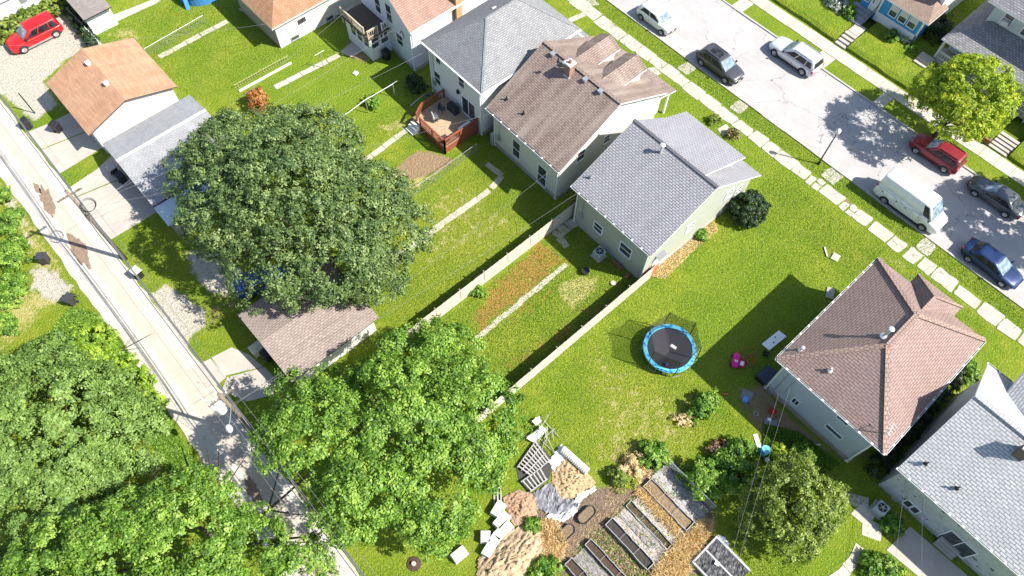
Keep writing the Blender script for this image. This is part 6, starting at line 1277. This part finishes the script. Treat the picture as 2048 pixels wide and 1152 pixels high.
bed('narrow half-buried raised bed, fourth from the left', 13.45, 13.95, -1.6, 2.15, h=.22); bed('raised bed with straw-coloured soil nearest the wire trellis', 15.25, 16.05, -1.65, 2.25, plain('straw_soil', (.24,.17,.10), .95, sc=5, var=.3), h=.34)
def crumpled(name, label, poly, z, amp, mat, seed, cat='ground sheet', n=26):
    poly = np.array(poly); lo, hi = poly.min(0)-.1, poly.max(0)+.1; r = np.random.RandomState(seed)
    xs, ys = np.linspace(lo[0],hi[0],n), np.linspace(lo[1],hi[1],n); XX, YY = np.meshgrid(xs, ys, indexing='ij'); mk = polymask(XX, YY, poly, .15)
    ZZ = np.abs(r.normal(size=XX.shape))*amp; ZZ = (ZZ+np.roll(ZZ,1,0)+np.roll(ZZ,1,1)*.6)/2; b = MB(); b.v = [(XX[i,j]+r.uniform(-.03,.03), YY[i,j]+r.uniform(-.03,.03), z+ZZ[i,j]) for i in range(n) for j in range(n)]
    for i in range(n-1):
        for j in range(n-1):
            if mk[i,j] > .45 and mk[i+1,j+1] > .45 and mk[i+1,j] > .4 and mk[i,j+1] > .4: b.f.append((i*n+j,(i+1)*n+j,(i+1)*n+j+1,i*n+j+1)); b.m.append(0)
    o = b.build(name, mat, fixn=False); return tag(o, label, cat)
crumpled('weed_fabric', 'dark weed fabric between the second raised bed and the leftmost one', [(8.5,-1.6),(9.5,-1.6),(9.5,2.2),(8.5,2.2)], .02, .04, FABRIC, 1)
crumpled('weed_fabric', 'faded weed fabric between the wet-soil bed and the half-buried bed', [(12.2,-1.9),(13.4,-1.9),(13.4,2.2),(12.2,2.2)], .02, .04, plain('faded_fabric', (.40,.36,.34), .85, sc=4, var=.3, c2=(.22,.19,.18)), 2)
crumpled('weed_fabric', 'pale torn fabric between the half-buried bed and the straw-coloured bed', [(14.0,-1.8),(15.2,-1.8),(15.2,2.1),(14.0,2.1)], .02, .03, plain('pale_fabric', (.42,.38,.36), .85, sc=3, var=.25, c2=(.28,.23,.20)), 3)
crumpled('weed_fabric', 'grey fabric between the last raised bed and the wire trellis', [(16.1,-1.9),(17.5,-1.9),(17.6,2.3),(16.2,2.4)], .02, .04, plain('grey_fabric', (.36,.34,.35), .85, sc=3, var=.3, c2=(.24,.22,.21)), 4)
wire_fence('wire trellis fence beside the raised beds, casting a striped shadow', (17.6,2.2), (17.6,-1.9), 1.3, name='trellis', cell=.13); 
t = thing('trellis', 'small wire trellis standing in the faded fabric aisle', 'trellis', (13.1,0,0)); b = MB(); [b.tube([(13.15,yy,0),(13.15,yy,1.1)], .015, 4) for yy in np.arange(-1.5,1.2,.16)]; b.build('wires', STEEL, t); b = MB(); b.tube([(13.15,-1.5,1.1),(13.15,1.2,1.1)], .02, 5); b.build('top_rail', STEEL, t)
for lab, cx, cy, hx in (('oval dark-rimmed tub planter, the one nearer the raised beds', 11.05, 3.5, .66), ('oval dark-rimmed tub planter, the one nearer the straw', 9.2, 3.58, .64)):
    t = thing('oval_planter', lab, 'planter', (cx,cy,0)); b = MB(); n = 32; vs = []
    for k in range(n):
        a = 2*math.pi*k/n; ex = (hx-.32)*(1 if math.cos(a) > 0 else -1)
        for q, z in ((.36,0),(.38,.3),(.33,.3),(.33,.2)): vs.append((cx+ex+q*math.cos(a), cy+q*math.sin(a), z))
    b.add(vs, [(k*4+j, k*4+j+1, ((k+1)%n)*4+j+1, ((k+1)%n)*4+j) for k in range(n) for j in range(3)]); b.build('rim', BL, t)
    b = MB(); b.prism([(vs[4*k+3][0],vs[4*k+3][1]) for k in range(n)], .05, .22); b.build('soil', plain('tan_soil', (.22,.16,.10), .95, sc=6, var=.3) if 'tan_soil' not in MATS else MATS['tan_soil'], t)
# plastic lined bed at the bottom edge
q = G2('V2', [(500,885),(430,950),(385,1090),(290,1152),(600,1200),(675,1100)], .4); fx = thing('lined_bed', 'black plastic lined bed with a pale frame at the bottom edge', 'raised bed', (15.3,-4.3,0))
b = MB(); b.box(14.0,-6.1,0,14.12,-3.2,.45); b.box(16.35,-6.1,0,16.5,-3.2,.45); b.box(14.12,-3.32,0,16.35,-3.2,.446); b.box(15.2,-6.1,.3,15.32,-3.32,.44); b.build('frame', BEDM, fx)
crumpled('black_liner', None, [(14.05,-6.1),(16.4,-6.1),(16.4,-3.25),(14.05,-3.25)], .34, .06, PLASTIC, 8); ln = bpy.data.objects['black_liner']; ln.parent = fx; ln.location = (-15.3,4.3,0)
for k_ in ('category',): 
    if k_ in ln: del ln[k_]
b = MB(); b.box(15.0,-4.5,.47,15.25,-4.2,.6,rz=.3); tag(b.build('white_box', WHITE), 'small white box lying on the black plastic lined bed', 'box')
crumpled('white_sheet', 'crumpled white sheet at the end of the plastic lined bed', G2('V2', [(510,880),(560,900),(600,1000),(560,960),(500,930)]), .05, .08, WHITE, 9, n=14)
# lattice, pallets, tarps, blocks, mound
PLK = plain('silver_wood', (.40,.385,.36), .8, sc=6, var=.25)
def pallet(label, t, pts, n, z=.25, cross=3):
    p = [Vector(G(t, a, c, z)) for a, c in pts]; th = thing('pallet', label, 'pallet', (p[0].x,p[0].y,0), group='grey slatted pallets beside the tarp'); b = MB()
    for k in range(n): u = (k+.5)/n; b.bar(p[0].lerp(p[1],u), p[3].lerp(p[2],u), .1, .025)
    b.build('slats', PLK, th); b = MB()
    for k in range(cross): u = k/(cross-1); b.bar(p[0].lerp(p[3],u)-Vector((0,0,.06)), p[1].lerp(p[2],u)-Vector((0,0,.06)), .06, .1)
    b.build('runners', PLK, th); return th
pallet('long slatted pallet closest to the light green tree', 'V3', [(440,450),(500,260),(640,420),(470,520)], 2) if False else None
pallet('upper and larger slatted pallet beside the corrugated pipe', 'V3', [(440,440),(565,262),(655,390),(525,500)], 9, .3, 4); pallet('lower and smaller slatted pallet nearest the light green tree', 'V3', [(465,535),(600,440),(640,515),(525,600)], 6, .36, 2)
tag(MB().prism(G2('V3', [(430,430),(560,255),(670,390),(650,520),(525,610),(455,540)]), .0, .04).build('ground_cloth', plain('black_cloth', (.05,.048,.045), .8)), 'black cloth showing through the gaps of the slatted pallets', 'ground sheet')
fr = thing('metal_frame', 'jumbled white metal frames on the heap above the pallets', 'frame', (12.4,9.6,0)); b = MB(); r = random.Random(8); c0 = G('V3',620,220,.3)
for k in range(16): a = r.uniform(0,3.14); L = r.uniform(.4,1.0); x_, y_ = c0[0]+r.uniform(-.8,.8), c0[1]+r.uniform(-.9,.6); z_ = r.uniform(.1,.6); b.bar((x_-L*math.cos(a),y_-L*math.sin(a),z_),(x_+L*math.cos(a),y_+L*math.sin(a),z_+r.uniform(-.1,.2)), .035)
b.build('bars', PLK, fr); b = MB(); q = G2('V3', [(500,250),(600,165),(640,200),(545,275)], .4); b.prism(q, .3, .36); b.build('panel', OFFW, fr)
crumpled('white_bag', 'white crumpled bag at the top of the junk heap', G2('V3', [(525,150),(580,112),(605,150),(560,180)]), .15, .15, WHITE, 12, 'bag', 10)
a = G('V3',735,320,.3); c = G('V3',900,470,.3); d = (Vector(c)-Vector(a)); pp = thing('corrugated_pipe', 'grey corrugated pipe at the lawn edge of the heap', 'pipe', a); b = MB(); n = 30; b.tube([Vector(a)+d*(k/n) for k in range(n+1)], [.27+.025*(k % 2) for k in range(n+1)], 14); b.build('pipe', plain('grey_pipe', (.50,.52,.50), .6), pp)
crumpled('tarp', 'silver-grey tarp spread below the pallets', G2('V3', [(540,610),(655,530),(700,590),(740,640),(830,640),(850,700),(780,770),(690,770),(570,720)]), .03, .09, plain('silver_tarp', (.20,.20,.225), .5, sc=3, var=.3), 13, 'tarp', 22)
crumpled('white_tarp', 'white torn tarp edge around the leaf heap', G2('V3', [(620,770),(740,808),(830,740),(860,660),(960,590),(950,560),(900,590),(830,620),(800,700),(720,750),(640,740)]), .05, .07, OFFW, 14, 'tarp', 34)
crumpled('white_tarp', 'flat white tarp under the end of the corrugated pipe', G2('V3', [(640,410),(730,280),(770,370),(680,470)]), .06, .06, OFFW, 15, 'tarp', 16)
def mound(label, poly, h, mat, seed, name='mound', cat='heap', n=34, nz=.12):
    poly = np.array(poly); lo, hi = poly.min(0)-.2, poly.max(0)+.2; r = np.random.RandomState(seed); xs, ys = np.linspace(lo[0],hi[0],n), np.linspace(lo[1],hi[1],n); XX, YY = np.meshgrid(xs, ys, indexing='ij')
    mk = polymask(XX, YY, poly, .9); mk0 = polymask(XX, YY, poly, .2); b = MB(); b.v = [(XX[i,j],YY[i,j],-.06+h*float(mk[i,j])**1.3+float(mk[i,j])*r.normal()*nz) for i in range(n) for j in range(n)]
    for i in range(n-1):
        for j in range(n-1):
            if mk0[i:i+2,j:j+2].max() > .05: b.f.append((i*n+j,(i+1)*n+j,(i+1)*n+j+1,i*n+j+1)); b.m.append(0)
    return tag(b.build(name, mat, fixn=False, smooth=True), label, cat)
CHIP = plain('wood_chip', (.50,.38,.25), .95, sc=7, var=.3, bmp=.08, c2=(.33,.23,.14)); 
mound('big tan wood-chip mound at the bottom edge', G2('V3', [(210,1040),(330,930),(420,870),(520,840),(600,880),(610,1000),(570,1060),(430,1200),(200,1200)]), .75, CHIP, 3, nz=.13)
mound('reddish-brown mound behind the white blocks', G2('V3', [(370,650),(450,610),(545,640),(550,760),(480,800),(430,800),(400,730)]), .5, plain('brown_chip', (.36,.24,.16), .95, sc=6, var=.3, c2=(.24,.15,.09)), 4, nz=.11)
mound('tan leaf heap on the tarp', G2('V3', [(690,470),(760,380),(830,440),(930,540),(830,610),(740,640),(690,560)]), .4, plain('leaf_heap', (.46,.34,.20), .95, sc=9, var=.35, c2=(.25,.15,.08)), 5, nz=.13)
for i, (x, y, rz, L, lab) in enumerate([(315,712,.35,.62,'uppermost white block of the row by the light green tree'),(338,785,.15,.68,'second white block from the top of the row'),(348,850,.08,.80,'longest white block in the middle of the row'),(232,893,.9,.45,'small white block nearest the tree in the row'),(268,955,.35,.85,'lowest long white block resting against the tan mound'),(60,1008,.0,.6,'pale block at the lower left end of the row under the leaves')]):
    p = G('V3', x, y, .4); th = thing('white_block', lab, 'block', (p[0],p[1],0), rz-.05, 'white blocks in a row beside the mound', local=True); b = MB(); b.box(-L*.9,-.36,.02,L*.9,.36,.55,taper=.06); b.build('block', MATS.get('chalky_block') or plain('chalky_block', (.60,.58,.53), .9, sc=3, var=.15), th)
    b = MB(); b.box(-L*.9+.15,-.362,.2,-L*.9+.35,.362,.3); b.build('strap', OFFW, th)
for i in range(3):
    p = G('V3', 290+i*22, 668-i*18, .3); th = thing('timber', ['grey timber lying nearest the light green tree','middle grey timber of the three by the blocks','grey timber nearest the reddish-brown mound'][i], 'timber', (p[0],p[1],.02), .85, local=True); MB().box(-.9,-.05,0,.9,.05,.1).build('beam', PLK, th)
t = thing('stump', 'small round brown hole of bare soil with a stump in the bottom lawn', 'stump', (*G('W',828,1128)[:2],0)); p = G('W',828,1128); b = MB(); b.lathe(p, [(.5,-.05),(.45,.08),(.1,.14)], 14); b.build('soil', SOIL, t); b = MB(); b.lathe(p, [(.16,.1),(.14,.3)], 10); b.build('stump', WOODG, t)
